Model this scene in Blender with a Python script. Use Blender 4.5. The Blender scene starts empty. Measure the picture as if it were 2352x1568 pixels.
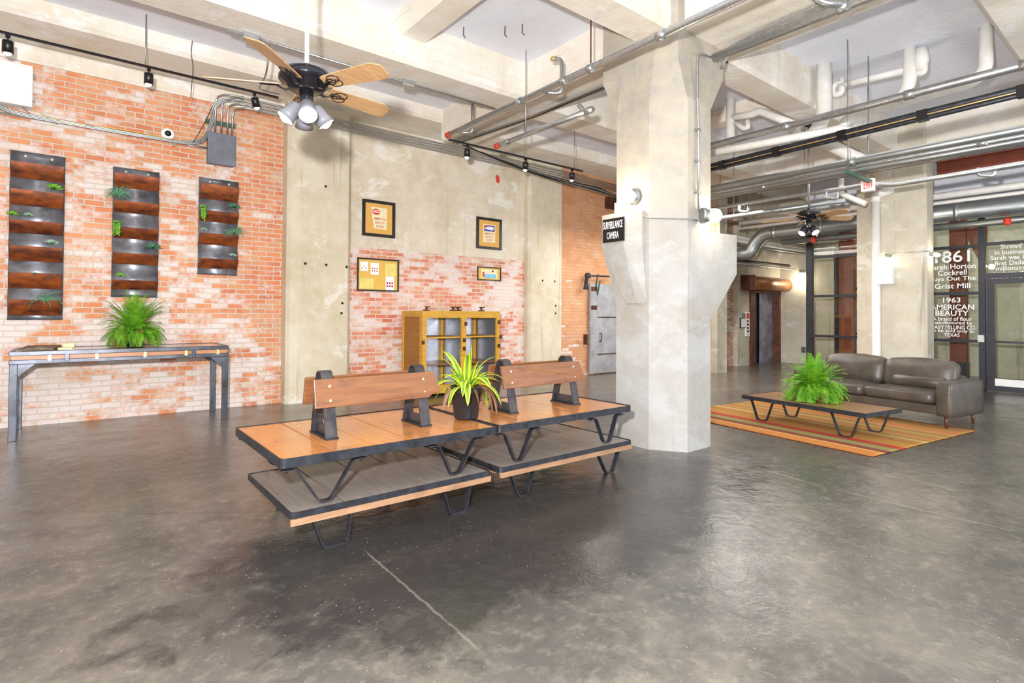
import bpy, bmesh, math, random
import numpy as np
from mathutils import Matrix, Vector
random.seed(7)
SC = bpy.context.scene
COL = SC.collection
# ------------------------------------------------------------------ camera
f_px, yaw, pitch, roll, pcx, pcy = 1266.4, .8976689, .0152521, .0057485, 1176., 700.4
_f = np.array([math.cos(yaw)*math.cos(pitch), math.sin(yaw)*math.cos(pitch), math.sin(pitch)])
_r0 = np.array([math.sin(yaw), -math.cos(yaw), 0.]); _u0 = np.cross(_r0, _f)
RT = math.cos(roll)*_r0+math.sin(roll)*_u0; UP = -math.sin(roll)*_r0+math.cos(roll)*_u0; FW = _f
CAM = np.array([0, 0, 1.5])
cd = bpy.data.cameras.new('camera'); co = bpy.data.objects.new('camera', cd); COL.objects.link(co)
cd.sensor_width = 36; cd.lens = f_px/2352*36; cd.shift_y = -(784-pcy)/2352; cd.clip_start = .05; cd.clip_end = 200
mw = Matrix.Identity(4)
for i in range(3):
    mw[i][0] = RT[i]; mw[i][1] = UP[i]; mw[i][2] = -FW[i]; mw[i][3] = CAM[i]
co.matrix_world = mw
SC.camera = co
# ------------------------------------------------------------------ world, exposure, big lights
w = bpy.data.worlds.new('world'); SC.world = w; w.use_nodes = True
w.node_tree.nodes['Background'].inputs[0].default_value = (.98, .99, 1.0, 1)
w.node_tree.nodes['Background'].inputs[1].default_value = 1.4
SC.view_settings.view_transform = 'Standard'; SC.view_settings.look = 'None'
SC.view_settings.gamma = 1; SC.view_settings.exposure = 0.06; SC.view_settings.use_curve_mapping = False
def light(name, kind, loc, energy, color=(1, .96, .9), size=1, size_y=None, rot=None, falloff=None, spot=None):
    l = bpy.data.lights.new(name, kind); l.energy = energy; l.color = color
    if kind == 'AREA':
        l.size = size
        if size_y: l.shape = 'RECTANGLE'; l.size_y = size_y
    else: l.shadow_soft_size = size
    if spot: l.spot_size = spot; l.spot_blend = .6
    o = bpy.data.objects.new(name, l); COL.objects.link(o); o.location = loc
    if rot is not None: o.rotation_euler = rot
    if falloff:
        l.use_nodes = True; nt = l.node_tree; e = nt.nodes['Emission']
        fo = nt.nodes.new('ShaderNodeLightFalloff'); fo.inputs['Strength'].default_value = 1
        nt.links.new(fo.outputs[falloff], e.inputs['Strength'])
    return o
# the photographer's flash, a little up and left of the lens
fp = CAM - .27*RT + .45*UP
light('camera_flash', 'POINT', tuple(fp), 275, (1, .99, .975), size=.07, falloff='Linear')
def bounce_fill(name, loc, target, e, size=1.2):
    d = Vector(target)-Vector(loc)
    return light(name, 'AREA', loc, e, (.93, .97, 1), size=size, rot=Vector((0, 0, -1)).rotation_difference(d).to_euler())
# two unseen fills added to brighten the slab, behind and beside the camera
bounce_fill('bounce_fill_left', (-2.5, -.5, 1.3), (1.0, 4.5, 5.2), 150)
bounce_fill('bounce_fill_right', (8.5, -3.2, 1.3), (9.2, 1.5, 5.2), 155)
light('room_fill_light', 'AREA', (2.5, 1.0, 3.9), 70, (1, .96, .92), size=6, size_y=5, rot=(0, 0, 0))  # unseen overhead fill added to brighten the room
light('lounge_fill_light', 'AREA', (9.5, 2.6, 3.9), 35, (1, .96, .9), size=3, size_y=3, rot=(0, 0, 0))  # added soft fill over the lounge, no fixture hangs here
light('hall_fill_light', 'AREA', (10.4, 6.9, 3.6), 230, (1, .95, .9), size=4, size_y=3, rot=(0, 0, 0))  # fill added to brighten the deep hall, not a real lamp
light('vestibule_fill_light', 'AREA', (16.2, 3.5, 4.2), 60, (.96, 1, .9), size=2.0, size_y=5, rot=(0, 0, 0))  # added fill for the space behind the glass
# ------------------------------------------------------------------ photo geometry helpers
def ray(x, y): return FW+(x-pcx)/f_px*RT-(y-pcy)/f_px*UP
def at(x, y, X=None, Y=None, Z=None):
    d = ray(x, y)
    i, v = [(i, v) for i, v in enumerate((X, Y, Z)) if v is not None][0]
    return Vector(CAM+d*(v-CAM[i])/d[i])
def zat(py, X, Y):
    lo, hi = -1., 7.
    for _ in range(40):
        m = (lo+hi)/2; d = np.array([X, Y, m])-CAM
        if pcy-f_px*(d@UP)/(d@FW) > py: lo = m
        else: hi = m
    return m
# ------------------------------------------------------------------ objects
ORG = {}
def tag(o, label=None, cat=None, group=None, kind=None):
    if label: o['label'] = label
    if cat: o['category'] = cat
    if group: o['group'] = group
    if kind: o['kind'] = kind
    return o
def thing(name, label, cat, loc=(0, 0, 0), rz=0, group=None):
    o = bpy.data.objects.new(name, None); COL.objects.link(o)
    o.empty_display_size = .1
    o.location = loc; o.rotation_euler = (0, 0, rz); ORG[o] = Vector(loc)
    return tag(o, label, cat, group)
def copy_tree(o, parent=None):
    c = o.copy(); COL.objects.link(c)
    if parent: c.parent = parent
    ORG[c] = ORG.get(o, Vector())
    for ch in [x for x in bpy.data.objects if x.parent == o]: copy_tree(ch, c)
    return c
def V(*a): return Vector(a)
class M:
    def __init__(s): s.v = []; s.f = []; s.s = []; s.at = []
    def add(s, vs, fs, sm=False):
        n = len(s.v); s.v += [Vector(v) for v in vs]
        s.f += [tuple(n+i for i in f) for f in fs]; s.s += [sm]*len(fs); return s
    def box(s, x0, x1, y0, y1, z0, z1):
        j = [random.uniform(0, 5e-4) for _ in range(6)]      # keeps touching faces from being coplanar
        x0, x1, y0, y1, z0, z1 = x0-j[0], x1+j[1], y0-j[2], y1+j[3], z0-j[4], z1+j[5]
        return s.add([(x, y, z) for z in (z0, z1) for y in (y0, y1) for x in (x0, x1)],
                     [(0, 2, 3, 1), (4, 5, 7, 6), (0, 1, 5, 4), (2, 6, 7, 3), (0, 4, 6, 2), (1, 3, 7, 5)])
    def extr(s, pts, off, sm=False):
        pts = [Vector(p) for p in pts]; n = len(pts); off = Vector(off)
        nrm = sum(((pts[i]-pts[0]).cross(pts[(i+1) % n]-pts[0]) for i in range(1, n-1)), Vector())
        if nrm.dot(off) > 0: pts = pts[::-1]
        return s.add(pts+[p+off for p in pts], [tuple(range(n)), tuple(range(2*n-1, n-1, -1))] +
                     [(i, i+n, (i+1) % n+n, (i+1) % n) for i in range(n)], sm)
    def loft(s, A, B, cap=True):
        n = len(A)
        fs = [(i, (i+1) % n, n+(i+1) % n, n+i) for i in range(n)]
        if cap: fs += [tuple(range(n-1, -1, -1)), tuple(range(n, 2*n))]
        return s.add(list(A)+list(B), fs)
    def bar(s, p, q, w, h, up=(0, 0, 1)):
        p = Vector(p); q = Vector(q); d = (q-p).normalized(); u = Vector(up)
        if abs(d.dot(u)) > .98: u = Vector((1, 0, 0))
        a = d.cross(u).normalized(); b = a.cross(d).normalized()
        A = [p+a*i*w/2+b*j*h/2 for i, j in ((-1, -1), (1, -1), (1, 1), (-1, 1))]
        return s.loft(A[::-1], [x+q-p for x in A[::-1]])
    def ribbon(s, pts, w, t, wd):
        """flat bar: width w along wd, thickness t in the plane of the path"""
        pts = [Vector(p) for p in pts]; wd = Vector(wd).normalized(); rings = []
        for i, p in enumerate(pts):
            a = (pts[i]-pts[i-1]).normalized() if i else None
            b = (pts[i+1]-pts[i]).normalized() if i < len(pts)-1 else None
            d = (a+b).normalized() if a and b else (a or b)
            n = d.cross(wd).normalized()
            k = 1/max(.5, n.dot((a or b).cross(wd).normalized()))
            rings.append([p+n*t/2*k+wd*w/2, p-n*t/2*k+wd*w/2, p-n*t/2*k-wd*w/2, p+n*t/2*k-wd*w/2])
        vs = sum(rings, []); fs = []
        for i in range(len(rings)-1):
            for j in range(4): fs.append((4*i+j, 4*i+(j+1) % 4, 4*i+4+(j+1) % 4, 4*i+4+j))
        n = len(vs); fs += [(3, 2, 1, 0), (n-4, n-3, n-2, n-1)]
        return s.add(vs, fs)
    def tube(s, pts, r, n=8, cap=True):
        pts = [Vector(p) for p in pts]; rs = r if isinstance(r, (list, tuple)) else [r]*len(pts)
        d = (pts[1]-pts[0]).normalized(); u = Vector((0, 0, 1)) if abs(d.z) < .9 else Vector((1, 0, 0))
        a = d.cross(u).normalized(); vs = []; fs = []
        for i, p in enumerate(pts):
            if 0 < i < len(pts)-1: dd = ((pts[i+1]-p).normalized()+(p-pts[i-1]).normalized())
            elif i: dd = p-pts[i-1]
            else: dd = pts[1]-p
            dd = dd.normalized() if dd.length > 1e-9 else d
            a = (a-dd*a.dot(dd)).normalized(); b = dd.cross(a)
            vs += [p+(a*math.cos(2*math.pi*k/n)+b*math.sin(2*math.pi*k/n))*rs[i] for k in range(n)]
        for i in range(len(pts)-1):
            for k in range(n): fs.append((i*n+k, i*n+(k+1) % n, (i+1)*n+(k+1) % n, (i+1)*n+k))
        s.add(vs, fs, True)
        if cap:
            m = len(s.v)-len(vs); L = len(vs)
            s.f += [tuple(m+k for k in range(n-1, -1, -1)), tuple(m+L-n+k for k in range(n))]; s.s += [False]*2
        return s
    def lathe(s, prof, o=(0, 0, 0), R=None, n=20, sm=True, cap=True):
        o = Vector(o); vs = []; fs = []
        for r, z in prof:
            for k in range(n):
                p = Vector((r*math.cos(2*math.pi*k/n), r*math.sin(2*math.pi*k/n), z))
                vs.append(o+(R @ p if R else p))
        for i in range(len(prof)-1):
            for k in range(n): fs.append((i*n+k, i*n+(k+1) % n, (i+1)*n+(k+1) % n, (i+1)*n+k))
        s.add(vs, fs, sm); m = len(s.v)-len(vs); L = len(vs)
        if cap and prof[0][0] > 1e-6: s.f.append(tuple(m+k for k in range(n-1, -1, -1))); s.s.append(False)
        if cap and prof[-1][0] > 1e-6: s.f.append(tuple(m+L-n+k for k in range(n))); s.s.append(False)
        return s
    def ball(s, c, rx, ry=None, rz=None, n=10):
        ry = ry or rx; rz = rz or rx; vs = []; fs = []; c = Vector(c)
        for i in range(n+1):
            t = math.pi*i/n
            for k in range(2*n):
                a = math.pi*k/n
                vs.append(c+Vector((rx*math.sin(t)*math.cos(a), ry*math.sin(t)*math.sin(a), -rz*math.cos(t))))
        for i in range(n):
            for k in range(2*n): fs.append((i*2*n+k, i*2*n+(k+1) % (2*n), (i+1)*2*n+(k+1) % (2*n), (i+1)*2*n+k))
        return s.add(vs, fs, True)
    def text(s, txt, c, rd, ud, width=None, height=.1, depth=.002, bold=0., sx=1., align='CENTER'):
        """letters centred on c, reading along rd with tops along ud"""
        cu = bpy.data.curves.new('t', 'FONT'); cu.body = txt; cu.size = 1; cu.offset = bold
        cu.extrude = 0; cu.resolution_u = 3
        o = bpy.data.objects.new('t', cu); COL.objects.link(o)
        me = o.to_mesh(); vs = [v.co.copy() for v in me.vertices]; fs = [tuple(p.vertices) for p in me.polygons]
        o.to_mesh_clear(); bpy.data.objects.remove(o); bpy.data.curves.remove(cu)
        x0 = min(v.x for v in vs); x1 = max(v.x for v in vs); y0 = min(v.y for v in vs); y1 = max(v.y for v in vs)
        sy = height/(y1-y0); sxx = (width/(x1-x0)) if width else sy*sx
        rd = Vector(rd).normalized(); ud = Vector(ud).normalized(); nd = rd.cross(ud); c = Vector(c)
        ax = {'CENTER': (x0+x1)/2, 'LEFT': x0, 'RIGHT': x1}[align]
        s.add([c+rd*(v.x-ax)*sxx+ud*(v.y-(y0+y1)/2)*sy+nd*depth for v in vs], fs)
        return s
    def each(s, name, mat, parent=None, **k):
        """one object for every connected piece"""
        p = list(range(len(s.v)))
        def fd(a):
            while p[a] != a: p[a] = p[p[a]]; a = p[a]
            return a
        for f in s.f:
            for b in f[1:]: p[fd(b)] = fd(f[0])
        gr = {}
        for f, sm in zip(s.f, s.s): gr.setdefault(fd(f[0]), []).append((f, sm))
        out = []
        for g in gr.values():
            ids = sorted({i for f, _ in g for i in f}); mp = {a: i for i, a in enumerate(ids)}; q = M()
            q.v = [s.v[i] for i in ids]; q.f = [tuple(mp[i] for i in f) for f, _ in g]; q.s = [sm for _, sm in g]
            if s.at: q.at = [s.at[i] for i in ids]
            out.append(q.build(name, mat, parent, **k))
        return out
    def build(s, name, mat, parent=None, label=None, cat=None, group=None, kind=None, local=False, bev=0, org=None, sub=0):
        if parent is not None: off = Vector() if local else ORG[parent]
        elif org is not None: off = Vector(org)
        else:
            xs = [v.x for v in s.v]; ys = [v.y for v in s.v]; zs = [v.z for v in s.v]
            off = Vector(((min(xs)+max(xs))/2, (min(ys)+max(ys))/2, min(zs)))
        me = bpy.data.meshes.new(name); me.from_pydata([tuple(v-off) for v in s.v], [], s.f)
        me.polygons.foreach_set('use_smooth', s.s); me.materials.append(mat); me.update()
        if not s.at:
            bm = bmesh.new(); bm.from_mesh(me); bmesh.ops.recalc_face_normals(bm, faces=bm.faces); bm.to_mesh(me); bm.free()
        else: me.attributes.new('acr', 'FLOAT', 'POINT').data.foreach_set('value', s.at)
        o = bpy.data.objects.new(name, me); COL.objects.link(o)
        if parent is not None: o.parent = parent; ORG[o] = ORG[parent]
        else: o.location = off; ORG[o] = off
        if bev:
            b = o.modifiers.new('bevel', 'BEVEL'); b.width = bev; b.segments = 2; b.limit_method = 'ANGLE'; b.angle_limit = .6
        if sub:
            b = o.modifiers.new('sub', 'SUBSURF'); b.levels = sub; b.render_levels = sub
        return tag(o, label, cat, group, kind)
def struct(m, name, mat, **k): return m.build(name, mat, kind='structure', **k)
def arc(c, a, b, r, t0, t1, n=6):
    c = Vector(c); a = Vector(a); b = Vector(b)
    return [c+a*r*math.cos(t0+(t1-t0)*i/n)+b*r*math.sin(t0+(t1-t0)*i/n) for i in range(n+1)]
def bend(pts, r=.08, n=4):
    """round the corners of a polyline"""
    pts = [Vector(p) for p in pts]; out = [pts[0]]
    for i in range(1, len(pts)-1):
        a, p, b = pts[i-1], pts[i], pts[i+1]
        da = (a-p); db = (b-p); k = min(r, da.length*.45, db.length*.45)
        s_, e_ = p+da.normalized()*k, p+db.normalized()*k
        for j in range(n+1):
            t = j/n; out.append(s_*(1-t)**2+p*2*t*(1-t)+e_*t*t)
    return out+[pts[-1]]
def sag(p, q, d=.03, n=10):
    p = Vector(p); q = Vector(q)
    return [p.lerp(q, i/n)-Vector((0, 0, d*4*(i/n)*(1-i/n))) for i in range(n+1)]
# ------------------------------------------------------------------ materials
def srgb(h):
    c = [int(h[i:i+2], 16)/255 for i in (1, 3, 5)]
    return tuple((x/12.92 if x < .04045 else ((x+.055)/1.055)**2.4) for x in c)+(1,)
class NT:
    def __init__(s, name):
        s.m = bpy.data.materials.new(name); s.m.use_nodes = True; s.t = s.m.node_tree
        s.b = s.t.nodes['Principled BSDF']; s.out = s.t.nodes['Material Output']
    def n(s, t, **k):
        x = s.t.nodes.new('ShaderNode'+t)
        for a, b in k.items(): setattr(x, a, b)
        return x
    def put(s, sock, v):
        if hasattr(v, 'node'): s.t.links.new(v, sock)
        elif isinstance(v, str): sock.default_value = srgb(v)
        else: sock.default_value = v
    def pos(s): return s.n('NewGeometry').outputs['Position']
    def obj(s): return s.n('TexCoord').outputs['Object']
    def sep(s, v):
        x = s.n('SeparateXYZ'); s.put(x.inputs[0], v); return x.outputs
    def comb(s, a, b, c=0.):
        x = s.n('CombineXYZ'); s.put(x.inputs[0], a); s.put(x.inputs[1], b); s.put(x.inputs[2], c); return x.outputs[0]
    def scl(s, v, sc, loc=(0, 0, 0)):
        x = s.n('Mapping'); s.put(x.inputs[0], v); x.inputs['Scale'].default_value = sc; x.inputs['Location'].default_value = loc
        return x.outputs[0]
    def noise(s, v, sc, det=4, ro=.55, dist=0.):
        x = s.n('TexNoise'); s.put(x.inputs['Vector'], v); x.inputs['Scale'].default_value = sc
        x.inputs['Detail'].default_value = det; x.inputs['Roughness'].default_value = ro; x.inputs['Distortion'].default_value = dist
        return x.outputs[0]
    def voro(s, v, sc, feat='F1'):
        x = s.n('TexVoronoi', feature=feat); s.put(x.inputs['Vector'], v); x.inputs['Scale'].default_value = sc; return x.outputs[0]
    def ramp(s, f, a, b, lo=0., hi=1.):
        x = s.n('MapRange'); s.put(x.inputs[0], f)
        for i, v in zip((1, 2, 3, 4), (a, b, lo, hi)): x.inputs[i].default_value = v
        return x.outputs[0]
    def mix(s, f, a, b, bt='MIX'):
        x = s.n('Mix', data_type='RGBA', blend_type=bt); s.put(x.inputs[0], f); s.put(x.inputs[6], a); s.put(x.inputs[7], b)
        return x.outputs[2]
    def math(s, op, a, b=0.):
        x = s.n('Math', operation=op); s.put(x.inputs[0], a); s.put(x.inputs[1], b); return x.outputs[0]
    def vadd(s, a, b, k=1.):
        m = s.n('VectorMath', operation='SCALE'); s.put(m.inputs[0], b); m.inputs['Scale'].default_value = k
        x = s.n('VectorMath', operation='ADD'); s.put(x.inputs[0], a); s.t.links.new(m.outputs[0], x.inputs[1]); return x.outputs[0]
    def set(s, **k):
        nm = dict(col='Base Color', rough='Roughness', metal='Metallic', spec='Specular IOR Level', coat='Coat Weight', croc='Coat Roughness',
                  emit='Emission Color', es='Emission Strength', trans='Transmission Weight', alpha='Alpha', sub='Subsurface Weight', sheen='Sheen Weight')
        for a, b in k.items(): s.put(s.b.inputs[nm[a]], b)
        return s
    def bump(s, h, st=.3, d=.01):
        x = s.n('Bump'); s.put(x.inputs['Height'], h); x.inputs['Strength'].default_value = st; x.inputs['Distance'].default_value = d
        s.t.links.new(x.outputs[0], s.b.inputs['Normal']); return s
def plain(name, col, rough=.6, metal=0., var=.12, sc=8., bump=0., **k):
    t = NT(name); n = t.noise(t.obj(), sc, 5)
    c = srgb(col); d = tuple(x*(1-2*var) for x in c[:3])+(1,); e = tuple(min(1, x*(1+var)) for x in c[:3])+(1,)
    t.set(col=t.mix(t.ramp(n, .3, .7), d, e), rough=rough, metal=metal, **k)
    if bump: t.bump(n, bump, .01)
    return t.m
def concrete(name, a='#d8cdb9', b='#c4b59c', white='#e4e0da', stain='#8f8262', wq=.5, boards='z', sq=.5, streak=True, upper=None):
    t = NT(name); p = t.pos(); x, y, z = t.sep(p)
    n1 = t.noise(p, .9, 6, .6); n2 = t.noise(p, 5, 6, .65)
    base = t.mix(t.ramp(n1, .35, .65), a, b)
    base = t.mix(t.ramp(n2, .4, .75, 0, .45), base, white)
    # old white paint left in flakes
    wn = t.noise(t.scl(p, (.8, .8, 1.3), (3, 1, 7)), 1.6, 7, .68, .4)
    base = t.mix(t.ramp(wn, .62-.14*wq, .66-.08*wq, 0, .75), base, white)
    if streak:
        st = t.noise(t.scl(p, (7, 7, .35)), 1, 6, .6)
        base = t.mix(t.ramp(st, .58, .78, 0, sq), base, stain)
    if upper: base = t.mix(t.math('MULTIPLY', t.ramp(t.math('ADD', z, t.math('MULTIPLY', n1, 1.2)), 3.0, 3.6), .8), base, t.mix(t.ramp(n2, .35, .65), upper, b))
    h = t.noise(p, 14, 6, .6)
    if boards:
        s_ = {'z': z, 'x': x, 'y': y}[boards]
        m = t.math('PINGPONG', t.math('ADD', s_, t.math('MULTIPLY', t.noise(p, .8, 2), .03)), .075)
        line = t.ramp(m, 0, .004, 1, 0)
        base = t.mix(t.math('MULTIPLY', line, t.ramp(t.noise(p, 2.2, 3), .42, .6, 0, .38)), base, stain)
        h = t.math('SUBTRACT', h, t.math('MULTIPLY', line, .35))
    t.set(col=base, rough=.85).bump(h, .35, .02)
    return t.m
def brick(name, axis='x', cols=('#cf7f4e', '#c46a48', '#d89a70'), mortar='#cbbfb2', white='#dcd3d0', wb=0., bw=.225, bh=.078, grad=None, msz=.008):
    t = NT(name); p = t.pos(); x, y, z = t.sep(p)
    u = x if axis == 'x' else y
    v = t.comb(t.math('ADD', u, t.math('MULTIPLY', t.noise(p, 5, 2), .016)), t.math('ADD', z, t.math('MULTIPLY', t.noise(p, 3.3, 2), .02)))
    b = t.n('TexBrick', offset=.5, squash=1.0); t.put(b.inputs['Vector'], v)
    b.inputs['Scale'].default_value = 1; b.inputs['Brick Width'].default_value = bw; b.inputs['Row Height'].default_value = bh
    b.inputs['Mortar Size'].default_value = msz; b.inputs['Mortar Smooth'].default_value = .25; b.inputs['Bias'].default_value = 0
    b.inputs['Color1'].default_value = (0, 0, 0, 1); b.inputs['Color2'].default_value = (1, 1, 1, 1); b.inputs['Mortar'].default_value = (.5, .5, .5, 1)
    rnd = b.outputs['Color']; mo = b.outputs['Fac']
    c = t.mix(t.ramp(rnd, 0, 1), cols[0], cols[1]); c = t.mix(t.ramp(t.math('FRACT', t.math('MULTIPLY', rnd, 7.3)), .72, .8, 0, .55), c, '#c49a6e'); c = t.mix(t.ramp(t.math('FRACT', t.math('MULTIPLY', rnd, 13.7)), .8, .85, 0, .4), c, '#a85a44'); c = t.mix(t.ramp(t.noise(p, 3, 5), .4, .68), c, cols[2])
    # whitewash survives in patches, brick by brick
    wm = t.noise(t.scl(p, (1, 1, 1.5)), 1.25, 6, .62, .3)
    k = t.math('ADD', wm, t.math('MULTIPLY', t.math('SUBTRACT', rnd, .5), .22))
    k = t.math('ADD', k, t.math('MULTIPLY', t.math('SUBTRACT', t.noise(p, 16, 5, .7), .5), .35))
    if grad:
        for (ax, c0, c1, amt) in grad:
            k = t.math('ADD', k, t.ramp({'x': x, 'z': z, 'y': y}[ax], c0, c1, 0, amt))
    k = t.ramp(k, .47-wb, .62-wb, .04, .9)
    c = t.mix(k, c, white)
    g = t.ramp(t.noise(t.scl(p, (1, 1, 2), (9, 2, 4)), 1.1, 4, .6), .58, .7, 0, .65)
    c = t.mix(g, c, '#c3b49f')
    c = t.mix(mo, c, mortar)
    h = t.math('ADD', t.math('MULTIPLY', mo, -1.), t.math('MULTIPLY', t.noise(p, 30, 5, .7), .5))
    t.set(col=c, rough=.9).bump(h, .7, .015)
    return t.m
def floor_mat():
    t = NT('polished_dark_concrete'); p = t.pos(); x, y, z = t.sep(p)
    n1 = t.noise(p, .55, 6, .6, .5); n2 = t.noise(t.scl(p, (1, 1, 1), (4, 4, 4)), 2.1, 8, .68, .4); n3 = t.noise(p, 11, 7, .72)
    c = t.mix(t.ramp(n1, .40, .60), '#55534f', '#6c675f')
    c = t.mix(t.ramp(n2, .44, .64, 0, .75), c, '#403f3d')
    c = t.mix(t.ramp(t.noise(t.scl(p, (1, 1, 1), (9, 2, 0)), 1.4, 7, .66, .3), .55, .70, 0, .45), c, '#827b6f')
    c = t.mix(t.ramp(n3, .50, .72, 0, .5), c, '#8d8679')
    far = t.ramp(y, 3.8, 7.5, 0, .5)
    c = t.mix(t.math('MULTIPLY', far, t.ramp(n2, .3, .6)), c, '#80705e')
    # dark patch the carts stand on, ragged at its edge
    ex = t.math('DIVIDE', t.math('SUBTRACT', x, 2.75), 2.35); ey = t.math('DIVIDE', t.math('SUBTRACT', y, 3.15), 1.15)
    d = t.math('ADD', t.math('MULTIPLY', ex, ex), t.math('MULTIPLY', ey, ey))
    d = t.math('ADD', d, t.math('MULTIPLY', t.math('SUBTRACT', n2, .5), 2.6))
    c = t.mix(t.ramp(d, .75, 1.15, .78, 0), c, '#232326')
    sp = t.voro(p, 26); spm = t.math('MULTIPLY', t.ramp(sp, .05, .10, .8, 0), t.ramp(t.noise(p, 1.5, 3), .45, .55)); c = t.mix(spm, c, '#c4bdac')
    def seam(c, x0, y0, x1, y1, w_, col, amt):
        L = math.hypot(x1-x0, y1-y0); nx, ny = -(y1-y0)/L, (x1-x0)/L; tx, ty = (x1-x0)/L, (y1-y0)/L
        dx = t.math('SUBTRACT', x, x0); dy = t.math('SUBTRACT', y, y0)
        dn = t.math('ADD', t.math('MULTIPLY', dx, nx), t.math('MULTIPLY', dy, ny))
        dn = t.math('ABSOLUTE', t.math('ADD', dn, t.math('MULTIPLY', t.math('SUBTRACT', n3, .5), .05)))
        dt = t.math('ADD', t.math('MULTIPLY', dx, tx), t.math('MULTIPLY', dy, ty))
        m = t.math('MULTIPLY', t.ramp(dn, w_*.4, w_, amt, 0), t.math('MULTIPLY', t.ramp(dt, 0, .1), t.ramp(dt, L-.1, L, 1, 0)))
        return t.mix(t.math('MULTIPLY', m, t.ramp(n2, .35, .5, .4, 1)), c, col)
    for q in SEAMS: c = seam(c, *q)
    ro = t.ramp(n2, .35, .65, .13, .30)
    t.set(col=c, rough=ro, spec=.55)
    h = t.math('ADD', t.noise(p, 6, 5, .6), t.math('MULTIPLY', t.noise(p, 38, 4, .6), .25))
    t.bump(h, .34, .02)
    return t.m
SEAMS = []
for a_, b_, w_, c_, am in (((835, 1262), (1110, 1500), .010, '#8f887b', .4), ((1632, 1043), (1900, 1120), .012, '#a9a192', .5), ((1900, 1120), (2352, 1225), .012, '#a9a192', .4), ((300, 1180), (900, 1170), .012, '#3a3936', .5)):
    p_, q_ = at(*a_, Z=0), at(*b_, Z=0); SEAMS.append((p_.x, p_.y, q_.x, q_.y, w_, c_, am))
def wood(name, a, b, dark='#3a2a20', rough=.35, axis=(1, 12, 12), coat=0., dq=.5, stain_sc=2.5):
    t = NT(name); p = t.obj()
    g = t.noise(t.scl(p, axis), 3, 6, .65, .6); n = t.noise(p, stain_sc, 5, .6)
    c = t.mix(t.ramp(g, .3, .7), a, b); c = t.mix(t.ramp(n, .55, .75, 0, dq), c, dark)
    t.set(col=c, rough=rough, coat=coat, croc=.15).bump(g, .15, .004)
    return t.m
def galv(name='galvanised_steel', col='#c3c6c8', rough=.32):
    t = NT(name); n = t.voro(t.obj(), 30); m = t.noise(t.obj(), 6, 4)
    t.set(col=t.mix(t.ramp(n, .2, .8, 0, .5), col, '#9da1a4'), metal=.85, rough=t.ramp(m, .3, .7, rough-.08, rough+.12))
    return t.m
def emis(name, col, s, base=(.9, .9, .9, 1)):
    t = NT(name); t.set(col=base, emit=col, es=s); return t.m

MT = {}
MT['concrete'] = concrete('weathered_concrete')
MT['concrete_face'] = concrete('board_marked_beam_concrete', '#e6e0d6', '#d8cdbc', '#ecebea', '#a39377', .5, 'z', .25)
MT['concrete_col'] = concrete('whitewashed_column_concrete', '#a9a8a6', '#a09a91', '#b2b3b3', '#8a806a', .9, None, .55, upper='#b9ad99')
MT['concrete_pil'] = concrete('stained_pilaster_concrete', '#cfc4ae', '#bdb094', '#dedad2', '#7f7862', .2, None, .8)
MT['ceiling'] = concrete('painted_slab', '#e2e4ee', '#dcdee9', '#e8eaf2', '#c6c4c8', .4, None, .15, False)
MT['hall'] = concrete('mottled_hall_concrete', '#cbc2b0', '#b3ab98', '#d8d4cc', '#77725f', .4, None, .8)
MT['vest'] = concrete('greenish_vestibule_concrete', '#b9c0a8', '#a3a890', '#cfd2c4', '#6f6b5c', .3, None, .8)
MT['brick'] = brick('whitewashed_red_brick', grad=[('z', 2.2, .3, .10), ('x', 1.2, -.6, .06), ('x', 1.5, 2.6, -.10), ('z', 3.2, 4.2, -.05)])
MT['brick_mid'] = brick('pale_pink_brick', cols=('#c8654a', '#cf7d5c', '#d99a7c'), wb=.04, mortar='#dccbc0')
MT['brick_tan'] = brick('tan_brick', cols=('#c18a60', '#bb8055', '#cb9a72'), wb=-.2, mortar='#c4926c', grad=[('z', 2.0, .2, .2)])
MT['brick_hall'] = brick('old_brown_brick', cols=('#b57a5c', '#c08e70', '#a86b50'), wb=-.06)
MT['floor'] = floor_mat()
MT['black'] = plain('black_iron', '#3c3e46', .45, .5, .25, 14, .1)
MT['blackp'] = plain('black_paint', '#17161a', .35, .1)
MT['dsteel'] = plain('dark_blue_steel', '#5c5f68', .35, .75, .25, 5, .05)
MT['galv'] = galv()
MT['galvd'] = galv('dull_steel_pipe', '#a5a9a8', .38)
MT['white'] = plain('white_enamel', '#e9e9e8', .4, 0, .03)
MT['whitepipe'] = plain('white_painted_pipe', '#e6e3de', .45, 0, .05)

def leafmat(name, a, b, edge=None, rough=.45, sc=9.):
    t = NT(name); n = t.noise(t.obj(), sc, 4); c = t.mix(t.ramp(n, .35, .65), a, b)
    if edge:
        at_ = t.n('Attribute', attribute_name='acr'); k = t.math('ADD', at_.outputs['Fac'], t.math('MULTIPLY', t.math('SUBTRACT', n, .5), .25))
        c = t.mix(t.ramp(k, .38, .55), c, edge)
    t.set(col=c, rough=rough)
    tr = t.n('BsdfTranslucent'); t.put(tr.inputs[0], c); mx = t.n('MixShader'); mx.inputs[0].default_value = .3
    t.t.links.new(t.b.outputs[0], mx.inputs[1]); t.t.links.new(tr.outputs[0], mx.inputs[2]); t.t.links.new(mx.outputs[0], t.out.inputs[0])
    return t.m
MT['fern'] = leafmat('fern_green', '#4f9a1c', '#92c934')
MT['fern_dry'] = leafmat('dry_fern', '#8a7a3a', '#a99a55')
MT['drac'] = leafmat('variegated_leaf', '#4f8a3a', '#7fae4a', '#dcec3c')
MT['deadleaf'] = leafmat('dead_leaf', '#a07a58', '#7f5f48')
MT['succ_green'] = leafmat('bright_succulent', '#6fbf3a', '#93d648')
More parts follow.
